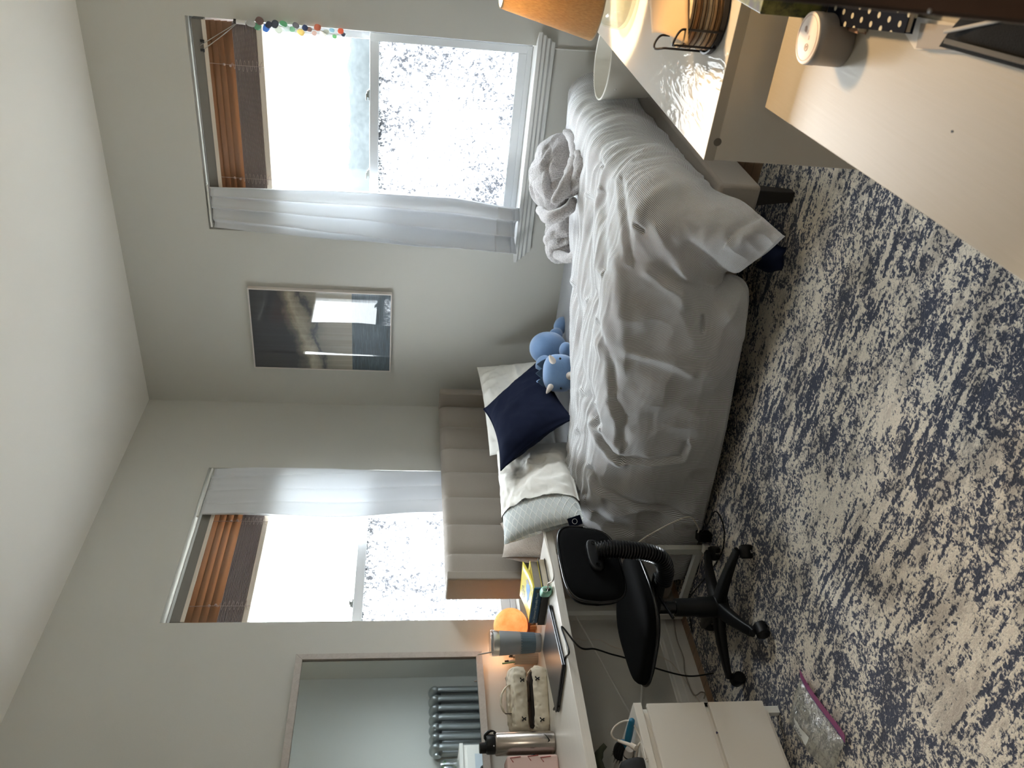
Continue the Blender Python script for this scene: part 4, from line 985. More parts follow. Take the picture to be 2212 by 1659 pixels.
# moon lamp
Mo = Vector((2.462, 3.065, DZ)); t = thing('moon_lamp', 'glowing orange moon globe lamp on a wooden stand behind the tumbler', 'lamp', Mo)
t_ = NT('moon_glow'); v = t_.obj(); n_ = t_.noise(v, 18, 5, .6); vor = t_.n('ShaderNodeTexVoronoi', {'Vector': v, 'Scale': 30}).outputs['Distance']
cc = t_.mix(t_.ramp(n_, [(.35, (0, 0, 0)), (.65, (1, 1, 1))]), lin((236, 144, 74)), lin((250, 172, 104)))
t_.P(Base_Color=cc, Roughness=.8); t_.set(t_.b, 'Emission Color', cc); t_.set(t_.b, 'Emission Strength', .40); t_.bump(t_.math('ADD', n_, t_.math('MULTIPLY', vor, .4)), .25, .006)
MB().ell(Mo+Vector((0, 0, .117)), (.080, .080, .080), None, 48, 30).build('globe', t_.m, t, smooth=180)
wd = NT('stand_wood'); v = wd.obj(); wd.P(Base_Color=wd.mix(wd.noise(wd.map(v, (8, 60, 60)), 3, 4), lin((150, 96, 52)), lin((190, 132, 78))), Roughness=.5)
MB().box(-.042, .042, -.008, .008, .0008, .030, rotM(Mo, 0, 0, 35)).box(-.042, .042, -.008, .008, .001, .030, rotM(Mo, 0, 0, 125)).build('wooden_stand', wd.m, t, smooth=0, bevel=.002)
MB().lathe([(.001, .030), (.034, .030), (.034, .040), (.001, .040)], Mo, 28).build('collar', mat('collar_red', (120, 50, 34), .5), t)
L = bpy.data.lights.new('moon_bulb', 'POINT'); L.energy = .5; L.color = (1, .52, .24); L.shadow_soft_size = .08; lo = bpy.data.objects.new('moon_bulb', L); col.objects.link(lo); lo.location = (2.36, 3.09, DZ+.16)

# pen cup
Pc = hz(1160, 1421, DZ)+Vector((0, -.012, 0)); t = thing('pen_cup', 'ribbed cream cup packed with pens and markers behind the tumbler', 'cup', Pc)
rows = [[Pc+Vector(((r+.0012*(k % 6 < 3))*math.cos(2*math.pi*k/120), (r+.0012*(k % 6 < 3))*math.sin(2*math.pi*k/120), z)) for k in range(120)] for r, z in ((.002, .0008), (.031, .0008), (.0335, .004), (.0345, .108), (.0325, .108), (.031, .006), (.001, .006))]
MB().grid(rows, True).build('cup_body', mat('cup_cream', (196, 184, 168), .6), t, smooth=50)
for i, (c, dk) in enumerate((((224, 220, 214), 0), ((120, 160, 130), 1), ((196, 60, 60), 1), ((40, 42, 48), 1), ((230, 226, 220), 0), ((210, 150, 130), 0), ((60, 80, 110), 1), ((232, 228, 222), 0), ((104, 108, 112), 0))):
    a = i*2.4; b = Pc+Vector((.012*math.cos(a), .012*math.sin(a), .010)); e = Pc+Vector((.029*math.cos(a), .029*math.sin(a), .145+.018*math.sin(i*1.7)))
    o = thing('pen', ('white pen', 'green marker', 'red pen', 'black pen', 'white marker', 'peach pen', 'navy pen', 'slim white pen', 'grey pen')[i]+' standing in the ribbed cream cup', 'pen', b, 'pens in the cream cup')
    MB().tube([b, b*.12+e*.88], .0046, 10).build('pen_barrel', mat('pen%d' % i, c, .45), o); MB().tube([b*.12+e*.88, e], [.0048, .0042], 10).build('pen_cap', mat('pencap%d' % i, (48, 50, 56) if not dk else c, .45), o)

# cosmetic bag
def bag():
    f0, f1 = hz(1189, 1576, DZ), hz(1180, 1442, DZ); ex = (f1-f0).normalized(); ey = Vector((-ex.y, ex.x, 0)); w = .262; c = (f0+f1)/2+ey*.050
    c.y = min(c.y, 3.06)
    t = thing('cosmetic_bag', 'open cream quilted cosmetic bag with small black bows and a top handle', 'bag', Vector((c.x, c.y, DZ)))
    t_ = NT('cream_quilt'); v = t_.obj(); n_ = t_.n('ShaderNodeTexVoronoi', {'Vector': v, 'Scale': 46}, feature='SMOOTH_F1').outputs['Distance']; t_.P(Base_Color=t_.mix(t_.noise(v, 20, 4), lin((216, 206, 184)), lin((234, 226, 208))), Roughness=.8); t_.bump(n_, .7, .010); m = t_.m
    M = frameM(Vector((c.x, c.y, DZ)), ex, ey, (0, 0, 1)); mb = MB(); rows = []
    for z, s in ((.001, .90), (.004, .97), (.03, 1.04), (.05, 1.05), (.066, 1.0), (.078, .96), (.079, .91), (.055, .88), (.02, .86)):
        rows.append([M @ Vector((math.copysign(abs(math.cos(a))**.45, math.cos(a))*w/2*s, math.copysign(abs(math.sin(a))**.45, math.sin(a))*.055*s+.004*fbm((math.cos(a)*3, z*30, 2)), z-.012*math.cos(a)**2*(z > .05)-(.016*max(0, -math.sin(a))**2 if z > .06 else 0)+.004*fbm((math.cos(a)*4, math.sin(a)*4, z*12)))) for a in [2*math.pi*k/80 for k in range(80)]])
    mb.grid(rows, True); n = len(mb.v); mb.f.append(tuple(range(80))); mb.f.append(tuple(range(n-80, n))); mb.build('bag_body', m, t, smooth=180)
    MB().box(-w*.42, w*.42, -.040, .043, .028, .074, M).build('dark_contents', mat('bag_inside', (52, 46, 42), .9, var=.5, vscale=30), t, smooth=0, bevel=.01)
    mb = MB(); mb.ell((.035, -.012, .080), (.045, .022, .012), M, 20, 12); mb.build('mesh_pocket', mat('mesh_brown', (128, 114, 98), .9, bump=.4, bscale=300), t, smooth=180)
    ML = M @ Matrix.Translation(Vector((0, .052, .103))) @ Matrix.Rotation(R(14), 4, 'X')
    rows = []
    for z, s in ((0, .94), (.004, 1.0), (.030, 1.02), (.052, .98), (.058, .90)):
        rows.append([ML @ Vector((math.copysign(abs(math.cos(a))**.45, math.cos(a))*w/2*s, -.052+math.copysign(abs(math.sin(a))**.45, math.sin(a))*.052*s, z+.012+.004*fbm((math.cos(a)*4, math.sin(a)*4, z*12+5)))) for a in [2*math.pi*k/80 for k in range(80)]])
    mb = MB(); mb.grid(rows, True); n = len(mb.v); mb.f.append(tuple(range(80))); mb.f.append(tuple(range(n-80, n))); mb.build('bag_lid', m, t, smooth=180)
    pts = [ML @ Vector(p) for p in ((.060, -.05, .066), (.052, -.05, .085), (.020, -.05, .108), (-.020, -.05, .112), (-.052, -.05, .096), (-.060, -.05, .068))]
    p2 = cat(pts, 8); mb = MB(); mb.grid([[p+ey*(.011*math.cos(b))+(Vector((0, 0, 1))*.0055*math.sin(b)) for b in [2*math.pi*k/12 for k in range(12)]] for p in p2], True); mb.build('handle', m, t, smooth=180)
    q = ML @ Vector((-.058, -.061, .085)); MB().box(-.014, .014, -.0012, .0012, -.0014, .0014, frameM(q, (0, 0, 1), ey, ex)).build('handle_stitch', M_black, t, smooth=0)
    for (x, z, MM, yy) in ((.070, .036, ML, -.1075), (-.085, .036, ML, -.1075), (-.090, .036, M, -.0605), (.075, .046, M, -.0605)):
        mb = MB(); cpos = Vector((x, yy, z))
        for s in ((.010, .007), (-.010, .006), (.006, -.010), (-.007, -.009)):
            mb.tube([MM @ cpos, MM @ (cpos+Vector((s[0]*.6, -.001, s[1]*.9))), MM @ (cpos+Vector((s[0], 0, s[1])))], [.0016, .0030, .0012], 6)
        mb.build('bow', M_black, t, smooth=180)
bag()

# steel bottle
def bottle():
    B = hz(1197, 1605, DZ)+Vector((0, -.004, 0)); t = thing('water_bottle', 'brushed steel water bottle with a black carry lid and small black emblem', 'bottle', B)
    r = .0445; h = .243
    MB().lathe([(.001, .0006), (r-.004, .0006), (r, .005), (r, h-.006), (r-.005, h), (.001, h)], B, 48).build('bottle_body', mat('brushed_steel', (176, 168, 160), .26, 1, bump=.05, bscale=60), t, smooth=40)
    lid = MB().lathe([(.001, h), (.036, h), (.0375, h+.004), (.0375, h+.030), (.034, h+.036), (.001, h+.036)], B, 40).build('lid', M_black, t, smooth=40)
    sp = vt(1050, 1605, B); dv = Vector((B.x, B.y, 0)).normalized(); rt = Vector((dv.y, -dv.x, 0))
    c = B-rt*.012; MB().lathe([(.001, h+.036), (.021, h+.036), (.021, h+.060), (.019, h+.062), (.001, h+.062)], c, 32).build('spout_cap', M_black, t, smooth=40)
    pts = [B+rt*.018+Vector((0, 0, h+.040)), B+rt*.034+Vector((0, 0, h+.038)), B+rt*.050+Vector((0, 0, h+.018)), B+rt*.046+Vector((0, 0, h-.004)), B+rt*.038+Vector((0, 0, h+.002))]
    p2 = cat(pts, 6); MB().grid([[p+dv*(.010*math.cos(b))+(rt+Vector((0, 0, 1)))*.0045*math.sin(b) for b in [2*math.pi*k/10 for k in range(10)]] for p in p2], True).build('carry_loop', M_black, t, smooth=180)
    MB().ell(B-dv*.0375+rt*-.006+Vector((0, 0, h+.008)), (.003, .003, .003), None, 10, 8).build('lid_pin', M_chrome, t, smooth=180)
    # curved tick emblem wrapped on the body
    up_ = [(-.018, .000), (-.014, -.004), (-.009, -.004), (0, .000), (.010, .0055), (.018, .010)]; lo_ = [(-.018, .000), (-.017, -.007), (-.013, -.0105), (-.007, -.0095), (.002, -.003), (.018, .010)]
    a0 = math.atan2(-dv.y, -dv.x)+R(26); mb = MB(); rows = []
    def dens(p): return [Vector((x, y, 0)) for x, y in p]
    U, Lw = cat(dens(up_), 5), cat(dens(lo_), 5)
    for u, l in zip(U, Lw):
        rows.append([B+Vector(((r+.0005)*math.cos(a0+q.x/r), (r+.0005)*math.sin(a0+q.x/r), .036+q.y)) for q in (u, u*.5+l*.5, l)])
    mb.grid(rows).build('emblem', M_black, t, smooth=0)
bottle()
t = thing('stationery_box', 'pale pink stationery box with red and black motifs beside the steel bottle', 'box', hz(1198, 1655, DZ)+Vector((-.03, 0, 0)))
p = hz(1198, 1650, DZ); M = rotM((p.x-.045, min(p.y, 3.03)+.02, DZ+.0005), 0, 0, -14)
MB().box(-.045, .045, -.05, .05, 0, .205, M).build('box_body', mat('box_pink', (214, 186, 178), .6), t, smooth=0, bevel=.010, seg=3)
mb = MB()
for x, z in ((.030, .18), (.028, .06), (.034, .11)): mb.tube([M @ Vector((x-.012, -.0505, z)), M @ Vector((x+.004, -.0505, z+.012)), M @ Vector((x+.008, -.0505, z-.03))], .0018, 6)
mb.build('red_motif', mat('motif_red', (150, 60, 56), .7), t, smooth=0)
mb = MB(); mb.ell((.032, -.050, .098), (.008, .002, .010), M, 12, 8); mb.ell((.020, -.050, .104), (.008, .002, .007), M, 12, 8); mb.build('black_motif', M_black, t, smooth=180)

# ------------------------------------------------------------------ things on the drawer unit
UZ = .562
def brush():
    a, b = hz(1373, 1530, UZ+.020), hz(1356, 1600, UZ+.020); a.y = max(a.y, UY0-.01); t = thing('hair_brush', 'paddle hair brush with a teal handle on the low drawer unit', 'brush', b-Vector((0, 0, .018)))
    ax = (b-a).normalized(); ax.z = 0; ax.normalize(); sd = Vector((-ax.y, ax.x, 0)); sd = sd if sd.y > 0 else -sd
    tl = mat('teal_plastic', (26, 106, 140), .4)
    MB().tube(cat([a, a+ax*.03, a+ax*.07, a+ax*.10, a+ax*.12], 6), [.006]+[.010+.003*math.sin(i/24*3.1) for i in range(23)]+[.008], 14).build('handle', tl, t, smooth=180)
    s2 = (Vector((0, 0, 1))+sd*.45).normalized(); nz = ax.cross(s2); nz = -nz if nz.y > 0 else nz; hd = a+ax*.165+s2*.020; hd.z = UZ+.0325; Mh = frameM(hd, ax, s2, nz)
    MB().ell((0, 0, -.004), (.052, .030, .010), Mh, 30, 12, .85).build('brush_back', tl, t, smooth=180)
    MB().ell((0, .004, .003), (.047, .026, .009), Mh, 30, 12, .85).build('cushion_pad', mat('brush_black', (26, 27, 30), .7), t, smooth=180)
    mb = MB()
    for i in range(9):
        for j in range(5):
            x, y = -.036+.009*i, -.018+.009*j+.004
            if (x/.044)**2+(y/.024)**2 < 1: mb.tube([Mh @ Vector((x, y, .010)), Mh @ Vector((x*1.1, y*1.15+.004, .028))], .0008, 4)
    o = mb.build('bristles', M_black, t, smooth=0); o['kind'] = 'stuff'
brush()
t = thing('charging_cable', 'white charging cable standing in a loop over the teal hair brush', 'cord', hz(1385, 1600, UZ))
MB().tube(cat([wb(1336, 1600, 2.63), wb(1325, 1594, 2.62), wb(1321, 1584, 2.61), wb(1328, 1570, 2.60), wb(1342, 1560, 2.58), wb(1356, 1557, 2.565), wb(1367, 1562, 2.55), wb(1375, 1578, 2.545), wb(1382, 1592, 2.545), wb(1388, 1606, 2.545), hz(1392, 1625, UZ+.004), hz(1396, 1640, UZ+.004)], 8), .0035, 8).build('cable_loop', M_whitecord, t, smooth=180)
MB().tube([wb(1336, 1600, 2.63), wb(1350, 1605, 2.60), wb(1364, 1610, 2.575)], [.0055, .0062, .0064], 12).build('strain_relief', M_whitecord, t, smooth=60)
MB().tube([wb(1363, 1609, 2.575), wb(1374, 1616, 2.565)], [.009, .010], 14).build('connector', M_whitecord, t, smooth=60)
MB().tube(cat([hz(1372, 1640, UZ+.012), wb(1378, 1612, 2.57), wb(1386, 1604, 2.56), wb(1394, 1612, 2.555), wb(1398, 1630, 2.55), hz(1398, 1645, UZ+.004)], 8), .0035, 8).build('cable_loop', M_whitecord, t, smooth=180)
p = hz(1362, 1628, UZ); t = thing('trimmer', 'small white handheld trimmer with a black ring lying beside the cable loop', 'trimmer', p)
a, b = wb(1352, 1652, 2.70), wb(1360, 1618, 2.62); a.z = max(a.z, UZ+.018); b.z = max(b.z, UZ+.02)
MB().tube([a, a*.4+b*.6, b], [.014, .017, .014], 18).build('trimmer_body', mat('grey_white', (196, 192, 188), .4), t, smooth=60); MB().tube([a*.42+b*.58, a*.36+b*.64], .0175, 18).build('trimmer_ring', M_black, t)
p = hz(1398, 1657, UZ); Mx = rotM((p.x-.012, p.y+.05, UZ+.0005), 0, 0, -8)
t = thing('zip_pouch', 'black zip pouch with pale print at the front of the low drawer unit', 'pouch', Mx @ Vector((0, 0, 0)))
mb = MB(); rows = []
for z, s, yo in ((0, 1, 0), (.02, 1.03, -.002), (.05, 1.0, .0), (.075, .86, .004), (.082, .55, .006)):
    rows.append([Mx @ Vector((math.copysign(abs(math.cos(a))**.4, math.cos(a))*.062*s, yo+math.copysign(abs(math.sin(a))**.5, math.sin(a))*.035*s+.004*fbm((math.cos(a)*3, z*40, 1)), z)) for a in [2*math.pi*k/48 for k in range(48)]])
mb.grid(rows, True); n = len(mb.v); mb.f.append(tuple(range(48))); mb.f.append(tuple(range(n-48, n))); mb.build('pouch_body', mat('pouch_black', (30, 30, 33), .7, bump=.4, bscale=60), t, smooth=180)
text('pouch_print', 'oo', .03, frameM(Mx @ Vector((.012, -.0375, .035)), (1, 0, 0), (0, 0, 1), (0, -1, 0)), mat('print_grey', (150, 150, 150), .7), t)
p = hz(1325, 1640, UZ); t = thing('folded_cloth', 'folded olive cloth at the back of the low drawer unit under the desk', 'cloth', (p.x-.02, p.y, UZ))
mb = MB(); rows = []
for i in range(16):
    u = i/15; rows.append([Vector((p.x-.10+.13*u, p.y-.05+.11*v/9, UZ+.012+.085*math.sin(math.pi*(.08+.84*u))**.6*(.6+.4*math.sin(math.pi*v/9))+.006*fbm((u*4, v*.5, 3)))) for v in range(10)])
mb.grid(rows); mb.build('cloth_fold', mat('olive_cloth', (84, 88, 70), .9), t, smooth=180, solid=.02)
# black bag and cords behind the drawer unit
p = hz(1500, 1510, .012); t = thing('backpack', 'black bag slumped on the floor behind the low drawer unit', 'bag', (1.80, 2.98, .012))
mb = MB(); rows = []
for i in range(15):
    a = math.pi*i/14; rows.append([Vector((1.80+.115*math.cos(b)*math.sin(a)**.7+.01*fbm((b, a, 2)), 2.97+.085*math.sin(b)*math.sin(a)**.7, .0135+.27*(1-math.cos(a))/2+.012*fbm((b*1.3, a*2, 8))*math.sin(a))) for b in [2*math.pi*k/32 for k in range(32)]])
mb.grid(rows, True); mb.build('bag_body', mat('bag_black', (22, 23, 26), .8, bump=.3, bscale=80), t, smooth=180)
mb = MB().tube(cat([(1.84, 2.93, .24), (1.90, 2.90, .20), (1.915, 2.90, .12), (1.88, 2.90, .05)], 8), .008, 8).build('strap', M_black, t, smooth=180)
o = MB().tube(cat([wb(1455, 1335, 3.155), wb(1462, 1380, 3.150), wb(1476, 1420, 3.14), wb(1480, 1455, 3.12), hz(1498, 1500, .10), hz(1515, 1495, .05), hz(1523, 1500, .016), hz(1516, 1520, .016)], 10), .0032, 8).build('cable', mat('grey_cord', (150, 146, 138), .6), smooth=180)
tag(o, 'grey cord hanging along the baseboard under the long desk', 'cord')
o = MB().tube(cat([Vector((2.25, 3.14, DZ-.04)), wb(1240, 1385, 3.13), wb(1262, 1383, 3.13), wb(1295, 1382, 3.13), wb(1320, 1395, 3.13), wb(1345, 1402, 3.13), wb(1400, 1410, 3.13), wb(1440, 1425, 3.13), wb(1465, 1450, 3.13), (1.95, 3.12, .015)], 10), .0018, 6).build('cable', M_whitecord, smooth=180)
tag(o, 'very thin white cord drooping across the wall under the long desk', 'cord')

# ------------------------------------------------------------------ glossy dresser at the right
t_ = NT('white_gloss'); v = t_.obj(); df = t_.n('ShaderNodeBsdfDiffuse', {'Color': lin((190, 186, 178))}); gl = t_.n('ShaderNodeBsdfGlossy', {'Roughness': .045, 'Color': (1, .98, .97, 1)})
bp = t_.n('ShaderNodeBump', {'Height': t_.noise(t_.map(v, (.35, 1.2, 1)), 30, 2, .5, 1.2), 'Strength': .16, 'Distance': .01}); t_.set(gl, 'Normal', bp.outputs[0])
mx = t_.n('ShaderNodeMixShader', {'Fac': .019, 1: df, 2: gl}); t_.set(t_.o, 0, mx); M_gloss = t_.m
SX0, SX1, SY0, SY1, SZ = 1.632, 2.90, .035, .538, .80
t = thing('dresser', 'white dresser with a glossy top under the fabric lamp, next to the ash desk', 'dresser', ((SX0+SX1)/2, .3, 0))
MB().box(SX0, SX1, SY0, SY1, SZ-.022, SZ).build('top_panel', M_gloss, t, smooth=0, bevel=.001)
for x in (SX0+.001, SX1-.019): MB().box(x, x+.018, SY0, SY1-.002, .0005, SZ-.022).build('side_panel', M_white, t, smooth=0, bevel=.001)
MB().box(SX0+.02, SX1-.02, SY0, SY0+.008, .04, SZ-.025).build('back_panel', M_white, t, smooth=0)
MB().box(SX0+.02, SX1-.02, SY1-.04, SY1-.022, .0005, .075).build('plinth', M_white, t, smooth=0)
for i in range(2):
    for j in range(3):
        x0 = SX0+.021+i*((SX1-SX0-.042)/2); x1 = x0+(SX1-SX0-.042)/2-.003; z0 = .078+j*.232
        d = MB().box(x0, x1, SY1-.020, SY1-.002, z0, z0+.228).build('drawer', M_white, t, smooth=0, bevel=.001)
        b = MB().box(x0+.02, x1-.02, SY0+.03, SY1-.022, z0+.02, z0+.028); b.build('drawer_bottom', M_white, d, smooth=0)
q = wb(1550, 307, 0); d_ = ray(1550, 307); q = d_*((SX0)/d_.x)+Vector((0, 0, H))
Ms = frameM((SX0+.001, q.y, q.z), (0, -1, 0), (0, 0, 1), (-1, 0, 0))
MB().lathe([(.001, 0), (.0085, 0), (.0085, .0012), (.0065, .0016), (.001, .0012)], (0, 0, 0), 24, Ms).build('screw_cover', mat('screw_grey', (120, 116, 110), .5, .5), t)

# ------------------------------------------------------------------ ash desk in front
t_ = NT('ash_veneer'); v = t_.obj(); g = t_.noise(t_.map(v, (2.2, 70, 1), (0, 0, R(-12))), 3, 4, .6, .6); g2 = t_.noise(v, 1.5, 2)
t_.P(Base_Color=t_.mix(t_.math('MULTIPLY', g, .5), lin((172, 162, 144)), lin((186, 178, 163))), Roughness=.42); t_.bump(t_.math('MULTIPLY', g, t_.ramp(g2, [(.35, (.2, .2, .2)), (.6, (1, 1, 1))])), .22, .002); M_ash = t_.m
RX0, RX1, RY0, RY1, RZ = .735, 1.583, .035, .412, .72
t = thing('ash_desk', 'pale ash veneer desk nearest the viewer with a round white candle tin on it', 'desk', ((RX0+RX1)/2, .22, 0))
tp = Vector((0, 0, 0)); a, b = hz(1652, 232, RZ), hz(2212, 610, RZ)
mb = MB(); sl = (b.y-a.y)/(b.x-a.x); yl = a.y+sl*(RX0-a.x)
mb.prism([(RX0, RY0), (a.x+.008, RY0), (a.x, a.y), (RX0, yl)], RZ-.022, RZ); mb.build('desktop', M_ash, t, smooth=0, bevel=.0015)
for x in (RX0+.02, RX1-.05):
    for y in (RY0+.01, RY1-.06): MB().box(x, x+.035, y, y+.035, .0005, RZ-.022).build('leg', M_white, t, smooth=0, bevel=.002)
MB().box(RX0+.055, RX1-.05, RY0+.012, RY0+.028, .42, RZ-.022).build('back_panel', M_white, t, smooth=0)
p = hz(2057, 284, RZ); MB().prism([(-.0035, -.001), (0, -.002), (.003, 0), (.001, .002), (-.002, .0012)], 0, .0004, Matrix.Translation(p)).build('burn_mark', M_black, t, smooth=0)

# candle tin
C_ = hz(1815, 66, RZ); cc = hz(1800, 118, RZ); C_ = Vector((1.352, .246-.012, RZ)); rC = .040
t = thing('candle_tin', 'round grey candle tin with a cream printed lid on the ash desk', 'candle', C_)
MB().lathe([(.001, .0006), (rC-.001, .0006), (rC, .002), (rC, .045), (rC+.0006, .046), (rC+.0006, .058), (rC-.001, .060), (.001, .060)], C_, 48).build('tin', mat('tin_grey', (166, 160, 156), .4, .25), t, smooth=40)
MB().lathe([(.001, .060), (rC-.0005, .060), (rC-.0005, .0622), (rC-.003, .0632), (.001, .0626)], C_, 48).build('lid', mat('lid_cream', (242, 226, 212), .5), t, smooth=40)
mk = mat('print_copper', (206, 168, 146), .6); mb = MB()
for rr in (rC-.0055,): mb.tube([C_+Vector((rr*math.cos(2*math.pi*k/48), rr*math.sin(2*math.pi*k/48), .0632)) for k in range(49)], .0005, 5)
mb.build('ring_print', mk, t, smooth=0)
dv = Vector((C_.x, C_.y, 0)).normalized(); Mt = frameM(C_+Vector((0, 0, .0634)), Vector((dv.y, -dv.x, 0)), dv, (0, 0, 1)); mg = mat('print_grey2', (196, 170, 156), .7)
mb = MB(); mb.tube([Mt @ Vector((-.014+.0055*math.cos(2*math.pi*k/24), -.004+.0055*math.sin(2*math.pi*k/24), 0)) for k in range(25)], .0004, 4); mb.tube([Mt @ Vector((-.016, -.004, 0)), Mt @ Vector((-.012, -.003, 0)), Mt @ Vector((-.013, -.007, 0))], .0004, 4)
for x0, x1, y in ((-.003, .004, -.006), (.006, .012, .001), (.008, .018, .008), (.009, .018, .0105), (.010, .017, .013)): mb.box(x0, x1, y-.0005, y+.0005, -.0002, .0003, Mt)
mb.build('lid_print', mg, t, smooth=0)

# polka dot notebooks
def dots(base, dot, nm):
    t_ = NT(nm); v = t_.obj(); s = t_.n('ShaderNodeSeparateXYZ', {'Vector': t_.map(v, (46, 46, 46), (0, 0, R(45)))})
    fx = t_.math('SUBTRACT', t_.math('FRACT', s.outputs[0]), .5); fy = t_.math('SUBTRACT', t_.math('FRACT', s.outputs[1]), .5)
    d = t_.math('SQRT', t_.math('ADD', t_.math('MULTIPLY', fx, fx), t_.math('MULTIPLY', fy, fy)))
    t_.P(Base_Color=t_.mix(t_.math('LESS_THAN', d, .19), lin(base), lin(dot)), Roughness=.9); t_.set(t_.b, 'Specular IOR Level', .08); return t_.m
def slab(name, label, catg, quad, z, th, m, edge=None, pages=True):
    t = thing(name, label, catg, ((quad[0].x+quad[2].x)/2, (quad[0].y+quad[2].y)/2, z)); P = [(q.x, q.y) for q in quad]
    cx, cy = sum(p[0] for p in P)/4, sum(p[1] for p in P)/4
    MB().prism(P, z+th-.0018, z+th).prism(P, z, z+.0018).build('cover', m, t, smooth=0)
    if pages: MB().prism([(cx+(x-cx)*.97, cy+(y-cy)*.97) for x, y in P], z+.0018, z+th-.0018).build('pages', mat('cream_pages', (224, 214, 196), .9), t, smooth=0)
    return t
zN = RZ+.0165; a, b = hz(1780, 53, zN+.012), hz(1953, 72, zN+.012); dn_ = Vector((.10, -.995, 0)); w = .115
slab('notebook', 'navy polka dot notebook lying on the ash desk beside the candle tin', 'notebook', [a, b, b+dn_*w, a+dn_*w], zN, .012, dots((22, 25, 36), (214, 206, 184), 'navy_dots'))
a2 = hz(1786, 40, RZ+.015)+Vector((.055, .012, 0)); b2 = a2+Vector((-.17, -.012, 0))
slab('notebook', 'dusty pink polka dot notebook underneath the navy one', 'notebook', [a2, b2, b2+dn_*.12, a2+dn_*.12], RZ+.0008, .0145, dots((176, 142, 122), (236, 224, 200), 'pink_dots'))
# papers and pouch
zP = RZ+.001
q = [hz(1955, 66, zP+.0008), hz(1975, 107, zP+.0008), hz(2060, 122, zP+.0008), hz(2100, 90, zP+.0008)]
def sheet(name, label, quad, z, m):
    t = MB().prism([(p.x, p.y) for p in quad], z, z+.0016).build(name, m, smooth=0); tag(t, label, 'paper')
q = [hz(1930, 28, zP), hz(1977, 106, zP), hz(2090, 116, zP), hz(2120, 60, zP)]
sheet('envelope', 'white envelope lying on the ash desk under the black zip case', q, zP, mat('paper_white', (226, 220, 212), .8))
z2 = zP+.010
q = [hz(1990, 50, z2), hz(1980, 104, z2), hz(2130, 112, z2), hz(2140, 62, z2)]
t = slab('card_box', 'flat taupe card box on top of the white envelope', 'box', q, zP+.002, .009, mat('taupe_card', (150, 138, 126), .6), pages=True)
def case():
    t = thing('zip_case', 'black zip case at the near end of the ash desk, beside the white envelope', 'case', hz(2150, 110, RZ)); z0 = zP+.0125
    L0, L1 = hz(2020, 100, z0+.012), hz(2225, 158, z0+.012); ex = (L1-L0); ex.z = 0; Lg = ex.length+.05; ex.normalize(); ey = Vector((-ex.y, ex.x, 0)); ey = ey if ey.y < 0 else -ey
    rows = []
    for i in range(25):
        u = i/24; wd = .105*min(1, (u*2.2)**.7)
        row = []
        for k in range(28):
            a = 2*math.pi*k/28; c, s = math.cos(a), math.sin(a)
            row.append(L0+ex*(u*Lg)+ey*(wd*.5*(1-math.copysign(abs(c)**.7, c)))+Vector((0, 0, -.010+.0165*math.copysign(abs(s)**.6, s)*min(1, .3+u*2))))
        rows.append(row)
    mb = MB().grid(rows, True); n = len(mb.v); mb.f.append(tuple(range(28))); mb.f.append(tuple(range(n-28, n)))
    mb.build('case_body', mat('case_black', (14, 14, 15), .85, bump=.3, bscale=500, spec=.15), t, smooth=60)
    mb = MB()
    for i in range(60):
        u = .12+.86*i/60; p = L0+ex*(u*Lg)+ey*.010+Vector((0, 0, .0065)); mb.box(-.0006, .0006, -.003, .003, -.001, .0016, frameM(p, ex, ey, (0, 0, 1)))
    o = mb.build('zip_teeth', mat('zip_grey', (110, 108, 104), .4, .6), t, smooth=0); o['kind'] = 'stuff'
    MB().tube([L0+ex*(.1*Lg)+ey*.020+Vector((0, 0, .0085)), L0+ex*(.62*Lg)+ey*.052+Vector((0, 0, .0085))], .0025, 8).build('edge_piping', mat('piping_pale', (190, 184, 176), .6), t)
case()
# dark wooden door standing open close to the camera
t_ = NT('walnut_stain'); v = t_.obj(); t_.P(Base_Color=t_.mix(t_.noise(t_.map(v, (30, 30, 2)), 2, 5, .6), lin((44, 31, 24)), lin((68, 48, 36))), Roughness=.38); M_door = t_.m
t = bpy.data.objects.new('door_1', None); col.objects.link(t); t.location = (.64, -.35, 0); t['kind'] = 'structure'
ye = .62*.1370
Md = rotM((.62, ye, 0), 0, 0, 0)
MB().box(.62, .66, ye-.84, ye, .008, 2.03).build('door_leaf', M_door, t, smooth=0, bevel=.004)
mb = MB(); p = wa(2003, 44, .618); mb.lathe([(.0005, 0), (.0015, 0), (.0013, .0010), (.0005, .0012)], (0, 0, 0), 12, frameM((.6195, min(p.y, ye-.004), p.z), (0, 1, 0), (0, 0, 1), (-1, 0, 0))); mb.build('latch_pin', M_chrome, t, smooth=60)
mb = MB(); mb.lathe([(.001, 0), (.024, 0), (.024, .004), (.010, .006), (.010, .04), (.026, .05), (.028, .065), (.018, .075), (.001, .077)], (0, 0, 0), 24, frameM((.6195, ye-.10, 1.2), (0, 1, 0), (0, 0, 1), (-1, 0, 0))); mb.build('door_handle', M_chrome, t, smooth=40)

